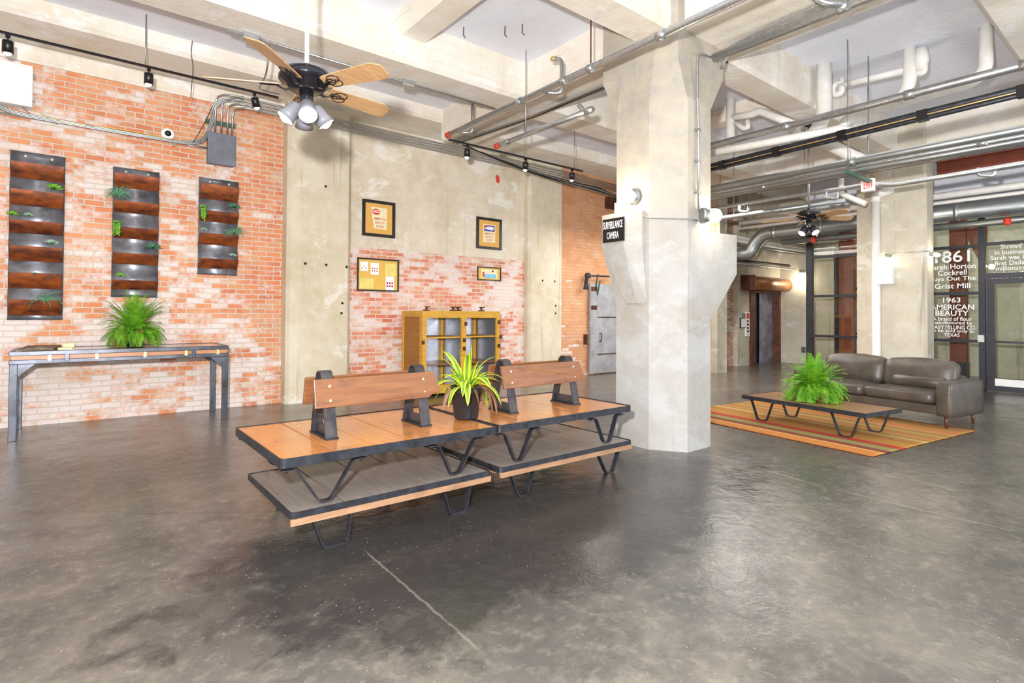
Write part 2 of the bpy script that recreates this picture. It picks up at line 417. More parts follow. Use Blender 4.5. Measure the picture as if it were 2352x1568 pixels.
MT['succ_blue'] = leafmat('blue_green_succulent', '#5f9f7a', '#4d8a66')
MT['succ_pale'] = leafmat('pale_mint_succulent', '#b9d8c4', '#9cc8ae')
MT['air'] = leafmat('air_plant_green', '#7dbd94', '#5c9c78')
MT['deck'] = wood('varnished_orange_plank', '#cc8a48', '#b8743a', '#7d5434', .22, (12, 1, 12), .5, .6, 3)
MT['deckgrey'] = wood('worn_grey_plank', '#8a8580', '#746b65', '#5a4c44', .4, (12, 1, 12), .1, .5, 3)
MT['redboard'] = wood('worn_red_brown_board', '#8f5f3c', '#70462c', '#433430', .35, (1, 12, 12), .3, .85, 3.5)
MT['rawedge'] = wood('raw_plank_edge', '#b08a68', '#8f6a50', '#5a4334', .7)
MT['bolt'] = plain('bright_bolt_head', '#dcd8c8', .35, .6)
MT['pot'] = plain('glossy_black_plastic', '#24262c', .22, 0, .1)
MT['copper'] = wood('aged_copper_band', '#a9714f', '#c98f68', '#5f4538', .35, (1, 8, 8), 0, .6, 3)
MT['brass'] = plain('pale_brass', '#d9bb86', .4, .5)
MT['cream'] = plain('cream_card', '#e9dcae', .6)
MT['leather'] = plain('brown_leather_cover', '#6d5a45', .55, 0, .3, 12)
MT['steelband'] = plain('blued_steel_sheet', '#8b8e99', .38, .7, .3, 5)
t = NT('rusted_copper_pocket'); n = t.noise(t.scl(t.obj(), (4, 4, 9)), 1.3, 5, .6); t.set(col=t.mix(t.ramp(n, .35, .7), '#4a2216', '#a4541f'), rough=.5, metal=.35); MT['rust'] = t.m
MT['rustd'] = plain('dark_rust', '#5a3426', .6, .3, .3, 12)
MT['soil'] = plain('pebbly_soil', '#9a8580', .9, 0, .4, 40)
MT['yellow'] = wood('mustard_painted_wood', '#d3a33c', '#b98828', '#6d5022', .5, (1, 1, 6), 0, .35, 4)
MT['brownpanel'] = wood('brown_side_panel', '#a4702f', '#8d5c24', '#5a3a18', .5, (1, 1, 5), 0, .3, 3)
MT['zinc'] = galv('dull_zinc_lining', '#b9bcc6', .35)
MT['frame'] = plain('black_frame_moulding', '#1f1c1a', .35, 0, .2)
MT['mat_tan'] = plain('tan_mat_board', '#d9a857', .7, 0, .03)
MT['mat_ochre'] = plain('ochre_mat_board', '#d8b155', .7, 0, .03)
MT['paper'] = plain('aged_paper', '#e6ddb8', .7, 0, .05)
MT['paperw'] = plain('white_paper', '#ece9ee', .7, 0, .03)
MT['paperg'] = plain('yellowed_paper', '#dfcf76', .7, 0, .06)
MT['red'] = plain('red_ink', '#d5402c', .6, 0, .08)
MT['darkred'] = plain('deep_red_ink', '#a8202c', .6, 0, .05)
MT['blue'] = plain('blue_ink', '#3a48a8', .6, 0, .05)
MT['ltblue'] = plain('light_blue_ink', '#7cc0e0', .6, 0, .05)
MT['ink'] = plain('black_ink', '#222222', .6, 0, .05)
MT['whitevinyl'] = plain('white_vinyl', '#f0f0ee', .5, 0, .02)
# ================================================================== THE SHELL
WY, CZ, BZ = 9.55, 5.2, 4.65          # brick wall plane, slab height, beam soffit
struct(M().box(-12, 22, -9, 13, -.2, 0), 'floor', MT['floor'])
struct(M().box(-7, 22, -6, 13, CZ, CZ+.2), 'ceiling', MT['ceiling'])
# brick wall with the table, up to the first pilaster
struct(M().box(-7, 2.72, WY, WY+.4, 0, 4.74), 'wall_left', MT['brick'])
struct(M().box(-7, 2.72, WY-.03, WY+.4, 4.74, CZ), 'trim_1', MT['concrete_face'])
# recessed bay: brick below, concrete above
struct(M().box(3.75, 8.02, WY-.02, WY+.4, 0, 2.68), 'wall_back', MT['brick_mid'])
struct(M().box(3.75, 8.02, WY, WY+.4, 2.68, CZ), 'wall_upper', MT['concrete'])
def pilaster(x0, x1, y0, name):
    c = .06
    A = [V(x0, WY+.3, 0), V(x0, y0+c, 0), V(x0+c*.8, y0, 0), V(x1-c, y0, 0), V(x1, y0+c, 0), V(x1, WY+.3, 0)]
    struct(M().loft(A[::-1], [a+V(0, 0, CZ) for a in A[::-1]]), name, MT['concrete_pil'])
pilaster(2.72, 3.8, 9.28, 'trim_2')
pilaster(7.95, 9.0, 9.36, 'trim_3')
struct(M().box(8.9, 13.4, WY-.05, WY+.4, 0, CZ), 'wall_middle', MT['brick_tan'])
# spandrel over the wall and the beams
def beam(name, x0, x1, y0, y1, z0=BZ, z1=CZ, mat='concrete_face', c=.05):
    L, W_ = (x1-x0, y1-y0); m = M()
    if L > W_: A = [V(x0, y0, z1), V(x0, y0, z0+c), V(x0, y0+c, z0), V(x0, y1-c, z0), V(x0, y1, z0+c), V(x0, y1, z1)]; off = V(L, 0, 0)
    else: A = [V(x0, y0, z1), V(x0, y0, z0+c), V(x0+c, y0, z0), V(x1-c, y0, z0), V(x1, y0, z0+c), V(x1, y0, z1)]; off = V(0, W_, 0)
    return struct(m.extr(A, off), name, MT[mat])
beam('ceiling_beam_wall', -7, 13.4, 8.6, WY+.1, 4.97)
beam('ceiling_beam_2', -7, 5.25, 6.22, 6.8); beam('ceiling_beam_3', 5.8, 12.4, 6.22, 6.8)
beam('ceiling_beam_4', -7, 5.1, 3.62, 4.12); beam('ceiling_beam_5', 5.9, 12.6, 3.62, 4.12)
beam('ceiling_beam_6', -7, 5.3, .85, 1.42); beam('ceiling_beam_7', 6.3, 12.5, .85, 1.42)
beam('ceiling_beam_8', 5.22, 5.85, 4.0, 8.65); beam('ceiling_beam_9', 5.25, 6.42, -6, 4.0)
beam('ceiling_beam_10', 12.36, 13.1, -6, 9.3)
beam('ceiling_beam_11', 3.05, 3.62, 4.1, 6.25, 4.97, c=.12)
beam('ceiling_beam_12', 13.1, 17.8, 6.22, 6.8); beam('ceiling_beam_13', 9.0, 9.5, 4.1, 6.25, 4.97, c=.1)
# ---- big column with its stub corbels
oc = [V(5.02, 3.85, 0), V(5.25, 3.51, 0), V(5.70, 3.51, 0), V(5.9, 3.85, 0), V(5.9, 4.2, 0), V(5.65, 4.5, 0), V(5.3, 4.5, 0), V(5.03, 4.33, 0)]
sq = [V(5.03, 3.80, 0), V(5.13, 3.55, 0), V(6.03, 3.55, 0), V(6.03, 3.9, 0), V(6.03, 4.2, 0), V(5.9, 4.55, 0), V(5.03, 4.55, 0), V(5.02, 4.25, 0)]
up = lambda P, z: [p+V(0, 0, z) for p in P]
m = M().loft(up(oc, 0), up(oc, 3.85)).loft(up(oc, 3.85), up(sq, 4.3)).loft(up(sq, 4.3), up(sq, CZ))
m.extr([(5.3, 3.5, 2.42), (6.25, 3.5, 2.46), (6.25, 3.5, 1.99), (5.74, 3.5, 1.47), (5.3, 3.5, 1.33)], (0, .12, 0))
A = [V(5.85, 3.51, 2.43), V(6.24, 3.51, 2.45), V(6.24, 3.51, 2.0), V(5.74, 3.51, 1.48)]
B = [V(5.85, 4.0, 2.44), V(6.35, 3.75, 2.46), V(6.35, 3.75, 1.99), V(5.8, 3.9, 1.47)]
m.loft(A[::-1], B[::-1])
m.extr([(5.03, 3.9, 2.40), (5.03, 4.56, 2.40), (5.03, 4.56, 2.30), (5.03, 4.28, 1.5), (5.03, 3.95, 1.42)], (.4, 0, 0))
# front box of the left corbel tapering down to the shaft
T = [V(4.88, 4.42, 2.66), V(4.86, 4.08, 2.66), V(4.96, 3.90, 2.66), V(5.3, 3.9, 2.66), V(5.3, 4.45, 2.66)]
Mi = [p-V(0, 0, .38) for p in T]
Bo = [V(5.0, 4.15, 1.62), V(5.0, 4.0, 1.62), V(5.03, 3.88, 1.62), V(5.3, 3.9, 1.62), V(5.3, 4.2, 1.62)]
m.loft(T, Mi).loft(Mi, Bo)
struct(m, 'column_main', MT['concrete_col'])
# ---- second column
c2 = [V(12.3, 3.22, 0), V(12.36, 3.18, 0), V(12.9, 3.22, 0), V(13.2, 3.5, 0), V(13.2, 4.1, 0), V(12.9, 4.4, 0), V(12.5, 4.4, 0), V(12.3, 4.02, 0)]
struct(M().loft(up(c2, 0), up(c2, CZ)), 'column_rear', MT['hall'])
# ---- hall towards the lift
struct(M().box(12.9, 13.35, 7.75, 8.3, 0, CZ), 'trim_4', MT['hall'])
struct(M().box(13.3, 13.4, 8.3, 9.6, 0, CZ), 'wall_return', MT['hall'])
struct(M().box(13.4, 15.15, 8.6, 8.9, 0, CZ), 'wall_hall_brick', MT['brick_hall'])
EX0, EX1, EZ = 15.79, 17.67, 2.31
m = M().box(15.15, EX0, 8.45, 8.85, 0, CZ).box(EX1, 17.75, 8.45, 8.85, 0, CZ).box(EX0, EX1, 8.45, 8.85, EZ, CZ)
struct(m, 'wall_hall', MT['hall'])
struct(M().box(17.7, 18.0, 1.0, 8.5, 0, CZ), 'wall_right', MT['hall'])
struct(M().box(14.5, 20, .6, 1.0, 0, CZ), 'wall_vestibule', MT['vest'])
struct(M().box(-7.3, -7, -6, 9.6, 0, CZ), 'wall_behind', MT['concrete'])
# wall over the glazing
struct(M().box(14.38, 14.62, -6, 6.2, 3.62, CZ), 'wall_over_glass', MT['ceiling'])
# ================================================================== PLATFORM CARTS
def platform(name_label, x0, x1, y0, y1, zt, zb, legs, upper, seams, rim_h=.055):
    """zt deck top, zb what the feet stand on; legs: list of (xa, xb, xc, xd) trapezoid in x"""
    t = thing('platform_cart', name_label, 'platform bench', ((x0+x1)/2, (y0+y1)/2, zb), group='stacked iron-edged platforms')
    th = .045; m = M(); xs = [x0+.012]+list(seams)+[x1-.012]
    for a, b in zip(xs, xs[1:]):
        m.box(a+.0045, b-.0045, y0+.012, y1-.012, zt-th, zt-.001-random.random()*.003)
    m.build('deck', MT['deck'] if upper else MT['deckgrey'], t, bev=.003)
    m = M()
    for y in (y0+.18, y1-.18, (y0+y1)/2): m.box(x0+.05, x1-.05, y-.03, y+.03, zt-th-.035, zt-th)
    m.build('underframe', MT['rawedge'], t)
    r = .03; m = M()
    P = []
    for cx, cy, a0 in ((x1-r, y1-r, 0), (x0+r, y1-r, 90), (x0+r, y0+r, 180), (x1-r, y0+r, 270)):
        P += [V(cx+r*math.cos(math.radians(a0+k*30)), cy+r*math.sin(math.radians(a0+k*30)), 0) for k in range(4)]
    n = len(P); c = V((x0+x1)/2, (y0+y1)/2, 0)
    Q = [p-(p-c).normalized()*.014 for p in P]
    zz = (zt+.004, zt-rim_h if upper else zt-.035)
    vs = [p+V(0, 0, z) for z in zz for p in P]+[p+V(0, 0, z) for z in zz for p in Q]
    fs = []
    for i in range(n):
        j = (i+1) % n
        fs += [(i, j, n+j, n+i), (2*n+i, 3*n+i, 3*n+j, 2*n+j), (i, 2*n+i, 2*n+j, j), (n+i, n+j, 3*n+j, 3*n+i)]
    m.add(vs, fs); m.build('iron_rim', MT['black'], t)
    if not upper:
        m = M().box(x0+.004, x1-.004, y0-.006, y0+.02, zt-.075, zt-.036); m.build('side_rail', MT['rawedge'], t)
    ztop = zt-.08
    for y, in ((y0+.055,), (y1-.055,)):
        for (xa, xb, xc, xd) in legs:
            pts = bend([(xa-.09, y, ztop), (xa, y, ztop), (xb, y, zb+.004), (xc, y, zb+.004), (xd, y, ztop), (xd+.09, y, ztop)], .022, 4)
            lg = M().ribbon(pts, .045, .009, (0, 1, 0)).build('leg', MT['black'], t)
            b = M()
            for x in (xa-.06, xd+.06): b.lathe([(0, -.012), (.012, -.012), (.014, 0)], (x, y, ztop-.004), n=8)
            b.each('bolt', MT['black'], lg)
    return t
LZ, UZ = .275, .60
platform('grey planked lower platform, left one on the floor under the left orange deck', 1.05, 2.56, 3.46, 4.52, LZ, 0,
         ((1.20, 1.27, 1.43, 1.45), (2.16, 2.22, 2.36, 2.40)), False, (1.4, 1.72, 2.02, 2.3))
platform('grey planked lower platform, right one on the floor beside the big column', 2.66, 4.27, 3.47, 4.62, LZ, 0,
         ((2.80, 2.88, 2.97, 3.05), (3.84, 3.95, 4.04, 4.13)), False, (2.95, 3.3, 3.62, 3.95))
platform('orange varnished upper platform, left one carrying the backrest nearest the brick wall', 1.0, 2.66, 3.5, 4.7, UZ, LZ+.006,
         ((1.11, 1.26, 1.33, 1.48), (2.14, 2.25, 2.32, 2.46)), True, (1.34, 1.62, 1.9, 2.28))
platform('orange varnished upper platform, right one reaching toward the big column', 2.67, 4.30, 3.5, 4.66, UZ+.004, LZ+.006,
         ((2.76, 2.87, 2.93, 3.05), (3.84, 3.95, 4.03, 4.13)), True, (3.0, 3.3, 3.65, 3.98))
MT['trestle'] = plain('worn_iron_strap', '#4b474b', .45, .4, .3, 10)
def backrest(xa, xb, y, x0, x1, label, zt=UZ, dy=.155):
    t = thing('bench_backrest', label, 'backrest', ((x0+x1)/2, y, zt), group='trestle backrests on the orange decks')
    H = .47
    for x in (xa, xb):
        pts = bend([(x, y-dy, zt+.006), (x, y-.045, zt+H), (x, y+.045, zt+H), (x, y+dy, zt+.006)], .05, 5)
        m = M().ribbon(pts, .085, .012, (1, 0, 0)); fr = m.build('trestle', MT['trestle'], t)
        M().box(x-.045, x+.045, y-dy-.02, y+dy+.02, zt, zt+.012).build('foot_plate', MT['black'], fr)
        M().bar((x, y-dy*.9, zt+.05), (x, y+dy*.9, zt+.05), .02, .07).build('cross_bar', MT['dsteel'], fr)
    for s in (-1, 1):
        za, zb = zt+.22, zt+.42; yo = y+s*.115; yt = y+s*.072
        nn = V(0, s*.028, .004)
        pts = [V(x0, yo, za), V(x0+.0, yt, zb), V(x1-.01, yt, zb), V(x1+.03, (yo*.6+yt*.4), za+.07), V(x1+.025, yo, za+.03), V(x1-.03, yo, za+.035), V(x1-.07, yo, za)]
        bd = M().extr(pts, nn).build('back_board', MT['redboard'], t, bev=.004)
        b = M()
        for x in (xa, xb):
            for z in (za+.05, zb-.05):
                q = V(x, y+s*(.115-.043*(z-za)/.2+.03), z)
                b.ball(q, .012, .008, .012, 5)
        b.each('bolt', MT['bolt'], bd)
    return t
backrest(1.45, 2.21, 4.02, 1.34, 2.32, 'red-brown board backrest on iron trestles, left of the potted plant')
backrest(3.11, 3.90, 4.02, 3.01, 4.0, 'red-brown board backrest on iron trestles, right of the potted plant', UZ+.004)
# ---- potted plant
PX, PY = 2.645, 3.94
t = thing('potted_plant', 'yellow-edged dracaena in glossy black plastic pot on the orange decks', 'plant', (PX, PY, UZ+.010))
zp = UZ+.010
m = M(); n = 48; prof = [(.100, 0), (.104, .01), (.128, .215), (.137, .217), (.137, .232), (.131, .234), (.131, .252), (.139, .254), (.139, .27), (.128, .27), (.120, .2), (.0, .2)]
vs = []; fs = []
for i, (r, z) in enumerate(prof):
    for k in range(n):
        a = 2*math.pi*k/n; rr = r-(.006 if (k % 4 < 2 and i in (1, 2)) else 0); vs.append(V(PX+rr*math.cos(a), PY+rr*math.sin(a), zp+z))
for i in range(len(prof)-1):
    for k in range(n): fs.append((i*n+k, i*n+(k+1) % n, (i+1)*n+(k+1) % n, (i+1)*n+k))
fs.append(tuple(range(n-1, -1, -1)))
m.add(vs, fs); m.s = [True]*len(m.s); m.build('pot', MT['pot'], t)
M().lathe([(0, .215), (.12, .215)], (PX, PY, zp), n=24).build('soil', MT['rustd'], t)
def leaf(m, p0, az, el, L, w, droop, nseg=10, fold=.25, twist=0.):
    """strap leaf: 5 verts across, acr = 0 at the midrib .. 1 at the edge"""
    p = Vector(p0); n0 = len(m.v); d = V(math.cos(az)*math.cos(el), math.sin(az)*math.cos(el), math.sin(el)); st = L/nseg
    side = V(-math.sin(az), math.cos(az), 0)
    for i in range(nseg+1):
        t_ = i/nseg; ww = w*(math.sin(math.pi*min(1, (t_*.85+.12)))**.8) if i < nseg else .001
        nrm = side.cross(d).normalized(); sd = (side*math.cos(twist*t_)+nrm*math.sin(twist*t_))
        for u in (-1, -.5, 0, .5, 1):
            m.v.append(p+sd*ww*u+nrm*abs(u)*ww*fold); m.at.append(abs(u))
        p = p+d*st; d = (d+V(0, 0, -droop*st*(1+t_*1.2)/L*1.2)).normalized()
    for i in range(nseg):
        for j in range(4):
            a = n0+i*5+j; m.f.append((a, a+1, a+6, a+5)); m.s.append(True)
for k in range(30):
    az = k*2.39996+random.uniform(-.2, .2); r_ = k/30
    L = random.uniform(.28, .46); m = M()
    leaf(m, (PX+.02*math.cos(az), PY+.02*math.sin(az), zp+.21+.06*random.random()), az, 1.45-r_*.95+random.uniform(-.1, .1), L, random.uniform(.024, .036), .7+r_*1.2, twist=random.uniform(-.4, .4))
    m.build('leaf', MT['drac'], t)
for az, L in ((-.9, .36), (-.5, .42), (2.9, .3), (-1.6, .3), (.2, .34)):
    m = M(); leaf(m, (PX+.05*math.cos(az), PY+.05*math.sin(az), zp+.23), az, .75, L, .02, 3.2, fold=.7, twist=1.2)
    m.build('dead_leaf', MT['deadleaf'], t, label='withered brown leaf')
# ================================================================== FERNS
def fern(label, x, y, z, R, H, n, pot_r=.13, pot_h=.2, loc_rz=0, seed=1, side=None):
    rnd = random.Random(seed)
    t = thing('potted_fern', label, 'fern', (x, y, z))
    M().lathe([(pot_r*.75, 0), (pot_r, pot_h), (pot_r*1.06, pot_h), (pot_r*1.06, pot_h*.88)], (x, y, z), n=24).build('pot', MT['pot'], t)
    for nm, mt, nn, el0, el1 in (('fronds', 'fern', n, .15, 1.5), ('dry_fronds', 'fern_dry', n//7, -.2, .5)):
        m = M()
        for k in range(nn):
            az = k*2.39996+rnd.uniform(-.3, .3); q = (k+.5)/nn; el = el1-(el1-el0)*q**.8+rnd.uniform(-.15, .15)
            L = (R*1.25 if q > .3 else H*.95)*rnd.uniform(.75, 1.12); ns = 26
            if nm == 'dry_fronds': L *= .7
            p = V(x+pot_r*.5*math.cos(az)*q, y+pot_r*.5*math.sin(az)*q, z+pot_h*.9)
            d = V(math.cos(az)*math.cos(el), math.sin(az)*math.cos(el), math.sin(el)); sd = V(-math.sin(az), math.cos(az), 0)
            st = L/ns; g = rnd.uniform(1.5, 2.5)*(.35+q)
            for i in range(ns):
                u = i/ns; q0 = p; p = p+d*st; d = (d+V(rnd.uniform(-.02, .02), rnd.uniform(-.02, .02), -g/ns*(.6+u))).normalized()
                if p.z < z+.02: p.z = z+.02
                nr = sd.cross(d).normalized(); mid = (q0+p)/2
                w = .085*R/.45*math.sin(math.pi*(u*.86+.12))**.7*rnd.uniform(.85, 1.1)
                for s_ in (-1, 1):
                    tip = mid+sd*s_*w+d*w*.35-nr*w*rnd.uniform(.05, .3)
                    m.add([q0+nr*.002, mid+sd*s_*w*.55+d*(st*.75)+nr*.0, tip, mid+sd*s_*w*.5-d*st*.1], [(0, 1, 2, 3)])
                m.add([q0-sd*.0016, q0+sd*.0016, p+sd*.0014, p-sd*.0014], [(0, 1, 2, 3)])
        m.at = [0.]*len(m.v)
        m.build(nm, MT[mt], t)
    return t
TZ = 1.03
fern('bushy green fern on the riveted steel wall table', .66, 8.98, TZ, .30, .56, 190, .12, .2, seed=3)
# ================================================================== WALL TABLE
X0, X1, Y0, Y1 = -.56, 1.72, 8.50, 9.42
t = thing('console_table', 'long dark steel wall table with copper drawer band against the brick', 'table', ((X0+X1)/2, (Y0+Y1)/2, 0))
m = M()
for z0, z1 in ((TZ-.052, TZ), (TZ-.150, TZ-.100)):
    m.box(X0, X1, Y0, Y0+.05, z0, z1).box(X0, X1, Y1-.05, Y1, z0, z1).box(X0, X0+.05, Y0, Y1, z0, z1).box(X1-.05, X1, Y0, Y1, z0, z1)
m.build('frame', MT['dsteel'], t, bev=.006)
M().box(X0+.05, X1-.05, Y0+.05, Y1-.05, TZ-.03, TZ-.005).build('top_panel', wood('polished_table_panel', '#9a8872', '#8a705a', '#5a4638', .1, (1, 10, 10), .6, .4), t)
M().box(X0+.02, X1-.02, Y0+.015, Y1-.015, TZ-.10, TZ-.052).build('copper_band', MT['copper'], t)
for x in (-.20, .245, .74, 1.20, 1.58):
    M().extr([(x-.016, Y0+.02, TZ-.05), (x+.016, Y0+.02, TZ-.05), (x+.016, Y0+.02, TZ-.098), (x+.024, Y0+.02, TZ-.104), (x, Y0+.02, TZ-.122), (x-.024, Y0+.02, TZ-.104), (x-.016, Y0+.02, TZ-.098)], (0, -.034, 0)).build('catch', MT['brass'], t)
for x in (-.04, 1.29):
    M().box(x-.022, x+.022, Y0-.014, Y0+.02, TZ-.13, TZ-.045).build('clip', MT['dsteel'], t, bev=.004)
for x in (X0+.04, X1-.04):
    for y in (Y0+.045, Y1-.045):
        M().box(x-.036, x+.036, y-.036, y+.036, 0, TZ-.15).build('leg', MT['dsteel'], t, bev=.005)
        s = 1 if x < .5 else -1; yy = y-.02
        M().extr([(x+s*.03, yy, TZ-.15), (x+s*.19, yy, TZ-.15), (x+s*.03, yy, TZ-.30)], (0, .012, 0)).build('gusset', MT['dsteel'], t)
m = M()
pts = [V(-.50, 8.62, TZ+.012), V(-.30, 8.6, TZ+.045), V(-.17, 8.62, TZ+.02), V(-.10, 8.85, TZ+.05), V(-.25, 8.95, TZ+.03), V(-.42, 8.9, TZ+.05)]
m.loft([V(p.x, p.y, TZ) for p in pts], pts)
tag(m.build('leather_folder', MT['leather']), 'crumpled brown leather folder on the left end of the steel table', 'folder')
for (a, b, c, d, z0, z1, l) in ((-.13, .01, 8.56, 8.66, TZ, TZ+.028, 'flat cream box at the front of the steel table beside the leather folder'),
                              (-.09, .03, 9.1, 9.18, TZ, TZ+.055, 'cream box with rounded edges behind the flat one on the steel table')):
    tag(M().box(a, b, c, d, z0, z1).build('cream_box', MT['cream'], bev=.008), l, 'box', 'cream boxes on the steel table')
# ================================================================== WALL PLANTERS
def planter(label, x0, x1, ztop, zbot, bands):
    t = thing('wall_planter', label, 'wall planter', ((x0+x1)/2, WY-.01, zbot), group='rusty metal wall planters'); yb = WY-.012
    n = 40; L = []; Rr = []; m = M(); h = ztop-zbot; pit = (bands[0][0]-bands[-1][0])/(len(bands)-1)
    prof = []
    for i in range(n+1):
        z = ztop-h*i/n; ph = (bands[0][0]-z)/pit*2*math.pi
        prof.append((yb-.03-.022*math.cos(ph)*(0 if z > bands[0][0]+.02 else 1), z))
    vs = [V(x, y, z) for y, z in prof for x in (x0, x1)]+[V(x, yb, z) for y, z in prof for x in (x0, x1)]
    k = 2*(n+1); fs = []
    for i in range(n):
        a = 2*i; fs += [(a, a+1, a+3, a+2), (a, a+2, k+a+2, k+a), (a+1, k+a+1, k+a+3, a+3), (k+a, k+a+2, k+a+3, k+a+1)]
    fs += [(0, k, k+1, 1), (k-2, k-1, 2*k-1, 2*k-2)]
    m.add(vs, fs); m.s = [i % 4 == 0 for i in range(len(m.s))]; m.build('back_panel', MT['steelband'], t)
    for zt_, zb_ in bands:
        m = M(); e = .012; P = []
        for i in range(7):
            u = i/6; P.append((yb-.035-.105*math.sin(u*1.35)/math.sin(1.35), zb_+(zt_-zb_)*u))
        vs = [V(x, y, z) for y, z in P for x in (x0+e, x1-e)]+[V(x, y+.004, z) for y, z in P for x in (x0+e, x1-e)]
        fs = []
        for i in range(6): a = 2*i; fs += [(a, a+1, a+3, a+2), (14+a, 14+a+2, 14+a+3, 14+a+1)]
        m.add(vs, fs, True)
        for x in (x0+e, x1-e-.004):
            m.extr([V(x, y, z) for y, z in P]+[V(x, yb-.02, zt_), V(x, yb-.02, zb_)], (.004, 0, 0))
        pk = m.build('pocket', MT['rust'], t)
        m = M().box(x0+e+.004, x1-e-.004, yb-.125, yb-.03, zt_-.03, zt_-.012)
        for q in range(9): m.ball((random.uniform(x0+.05, x1-.05), yb-.1+random.uniform(-.015, .03), zt_-.008), random.uniform(.006, .013), n=4)
        m.build('soil', MT['soil'], pk)
    for x in (x0+(x1-x0)*.27, x0+(x1-x0)*.75):
        M().lathe([(.019, 0), (.019, .004), (.006, .007), (0, .007)], (x, yb-.032, ztop-.055), Matrix.Rotation(math.pi/2, 3, 'X'), 12).build('screw', MT['bolt'], t)
    return t
yq = WY-.12
def bz(px, X, L): return [(zat(a, X, yq), zat(b, X, yq)) for a, b in L]
B1 = bz(22, -.62, [(369.6, 404), (433, 467), (504, 532), (563, 596.5), (624.6, 660.7), (687.5, 723.7)])
B2 = bz(257, .42, [(395.6, 425.9), (458.5, 484), (518.8, 544), (579, 603.7), (642, 663.4)])
B3 = bz(455, 1.48, [(420, 453), (481, 505), (533.6, 558.6), (591.7, 614)])
planter('tallest rusty six-pocket wall planter, on the brick left of the others', -.65, -.10, 3.56, 1.38, B1)
planter('rusty five-pocket wall planter hanging above the fern on the table', .42, .97, 3.53, 1.70, B2)
planter('smallest rusty four-pocket wall planter, nearest the grey junction box', 1.48, 2.03, 3.55, 2.07, B3)
yp = WY-.11
def petal(m, c, az, el, L, w):
    d = V(math.cos(az)*math.cos(el), math.sin(az)*math.cos(el), math.sin(el)); s = V(-math.sin(az), math.cos(az), 0); nr = s.cross(d)
    c = Vector(c); vs = [c, c+d*L*.5+s*w, c+d*L*.85+s*w*.6, c+d*L, c+d*L*.85-s*w*.6, c+d*L*.5-s*w, c+d*L*.55-nr*w*.5, c+d*L*.5+nr*w*.25]
    m.add(vs, [(0, 1, 7), (1, 2, 7), (2, 3, 7), (3, 4, 7), (4, 5, 7), (5, 0, 7), (0, 6, 1), (1, 6, 2), (2, 6, 3), (3, 6, 4), (4, 6, 5), (5, 6, 0)], True)
def rosette(px, py, r, mt, label, n=22):
    c = at(px, py, Y=yp-.035)+V(0, 0, r*.15); m = M(); r *= 1.2
    for k in range(n):
        q = k/n; petal(m, c, k*2.4, 1.4-1.3*q, r*(.5+.55*q), r*.26)
    tag(m.build('succulent', MT[mt]), label, 'succulent', 'plants in the wall planter pockets')
def airplant(px, py, r, label, n=24, seed=1):
    rnd = random.Random(seed); c = at(px, py, Y=yp-.03); m = M()
    for k in range(n):
        az = k*2.4; el = rnd.uniform(.2, 1.4); d = V(math.cos(az)*math.cos(el), math.sin(az)*math.cos(el)*.8-.1, math.sin(el)); p = Vector(c); P = [p.copy()]
        L = r*rnd.uniform(.8, 1.25)
        for i in range(9):
            p = p+d*L/9; d = (d+V(0, 0, -.3)).normalized(); p.y = min(p.y, WY-.05); P.append(p.copy())
        m.tube(P, [.009*(1-i/9.5) for i in range(10)], 5)
    tag(m.build('air_plant', MT['air']), label, 'air plant', 'plants in the wall planter pockets')
def trailing(px, py, L, label, seed=1):
    rnd = random.Random(seed); c = at(px, py, Y=yp-.05); m = M()
    for k in range(9):
        x = c.x+rnd.uniform(-.035, .035); l = L*rnd.uniform(.45, 1); z = c.z
        while z > c.z-l: m.ball((x+rnd.uniform(-.01, .01), c.y+rnd.uniform(-.02, .02), z), .009, .009, .012, 4); z -= .016
    for k in range(8): petal(m, c+V(0, 0, .0), k*.8, .6, .07, .018)
    tag(m.build('trailing_succulent', MT['succ_green']), label, 'succulent', 'plants in the wall planter pockets')
rosette(124, 437, .10, 'succ_green', 'large green rosette succulent in the tallest planter, second pocket')
rosette(28, 495, .07, 'succ_green', 'small lime succulent at left edge of the tallest planter')
rosette(65, 498, .065, 'succ_pale', 'pale mint succulent beside the lime one in the tallest planter')
rosette(118, 562, .085, 'succ_pale', 'pale spiky rosette in the fourth pocket of the tallest planter', 30)
rosette(80, 631, .04, 'succ_blue', 'tiny dull sprig in the fifth pocket of the tallest planter', 8)
airplant(106, 693, .22, 'long-leaved air plant in the bottom pocket of the tallest planter', seed=2)
airplant(270, 448, .22, 'curling air plant spilling from the middle planter', 30, seed=4)
trailing(268, 513, .17, 'trailing green succulent in the middle planter', 2)
rosette(350, 574, .115, 'succ_blue', 'wide dark green rosette at right edge of the middle planter')
rosette(276, 636, .07, 'succ_green', 'bright green succulent low in the middle planter, above the fern')
trailing(466, 477, .2, 'trailing green succulent at the left of the smallest planter', 5)
rosette(537, 480, .10, 'succ_blue', 'green rosette at the right edge of the smallest planter')
airplant(541, 534, .20, 'curling air plant at the right edge of the smallest planter', 26, seed=9)
rosette(468, 530, .055, 'succ_pale', 'small pale rosette at the left of the smallest planter, third pocket')
rosette(534, 590, .07, 'succ_pale', 'pale mint rosette in the lowest pocket of the smallest planter')
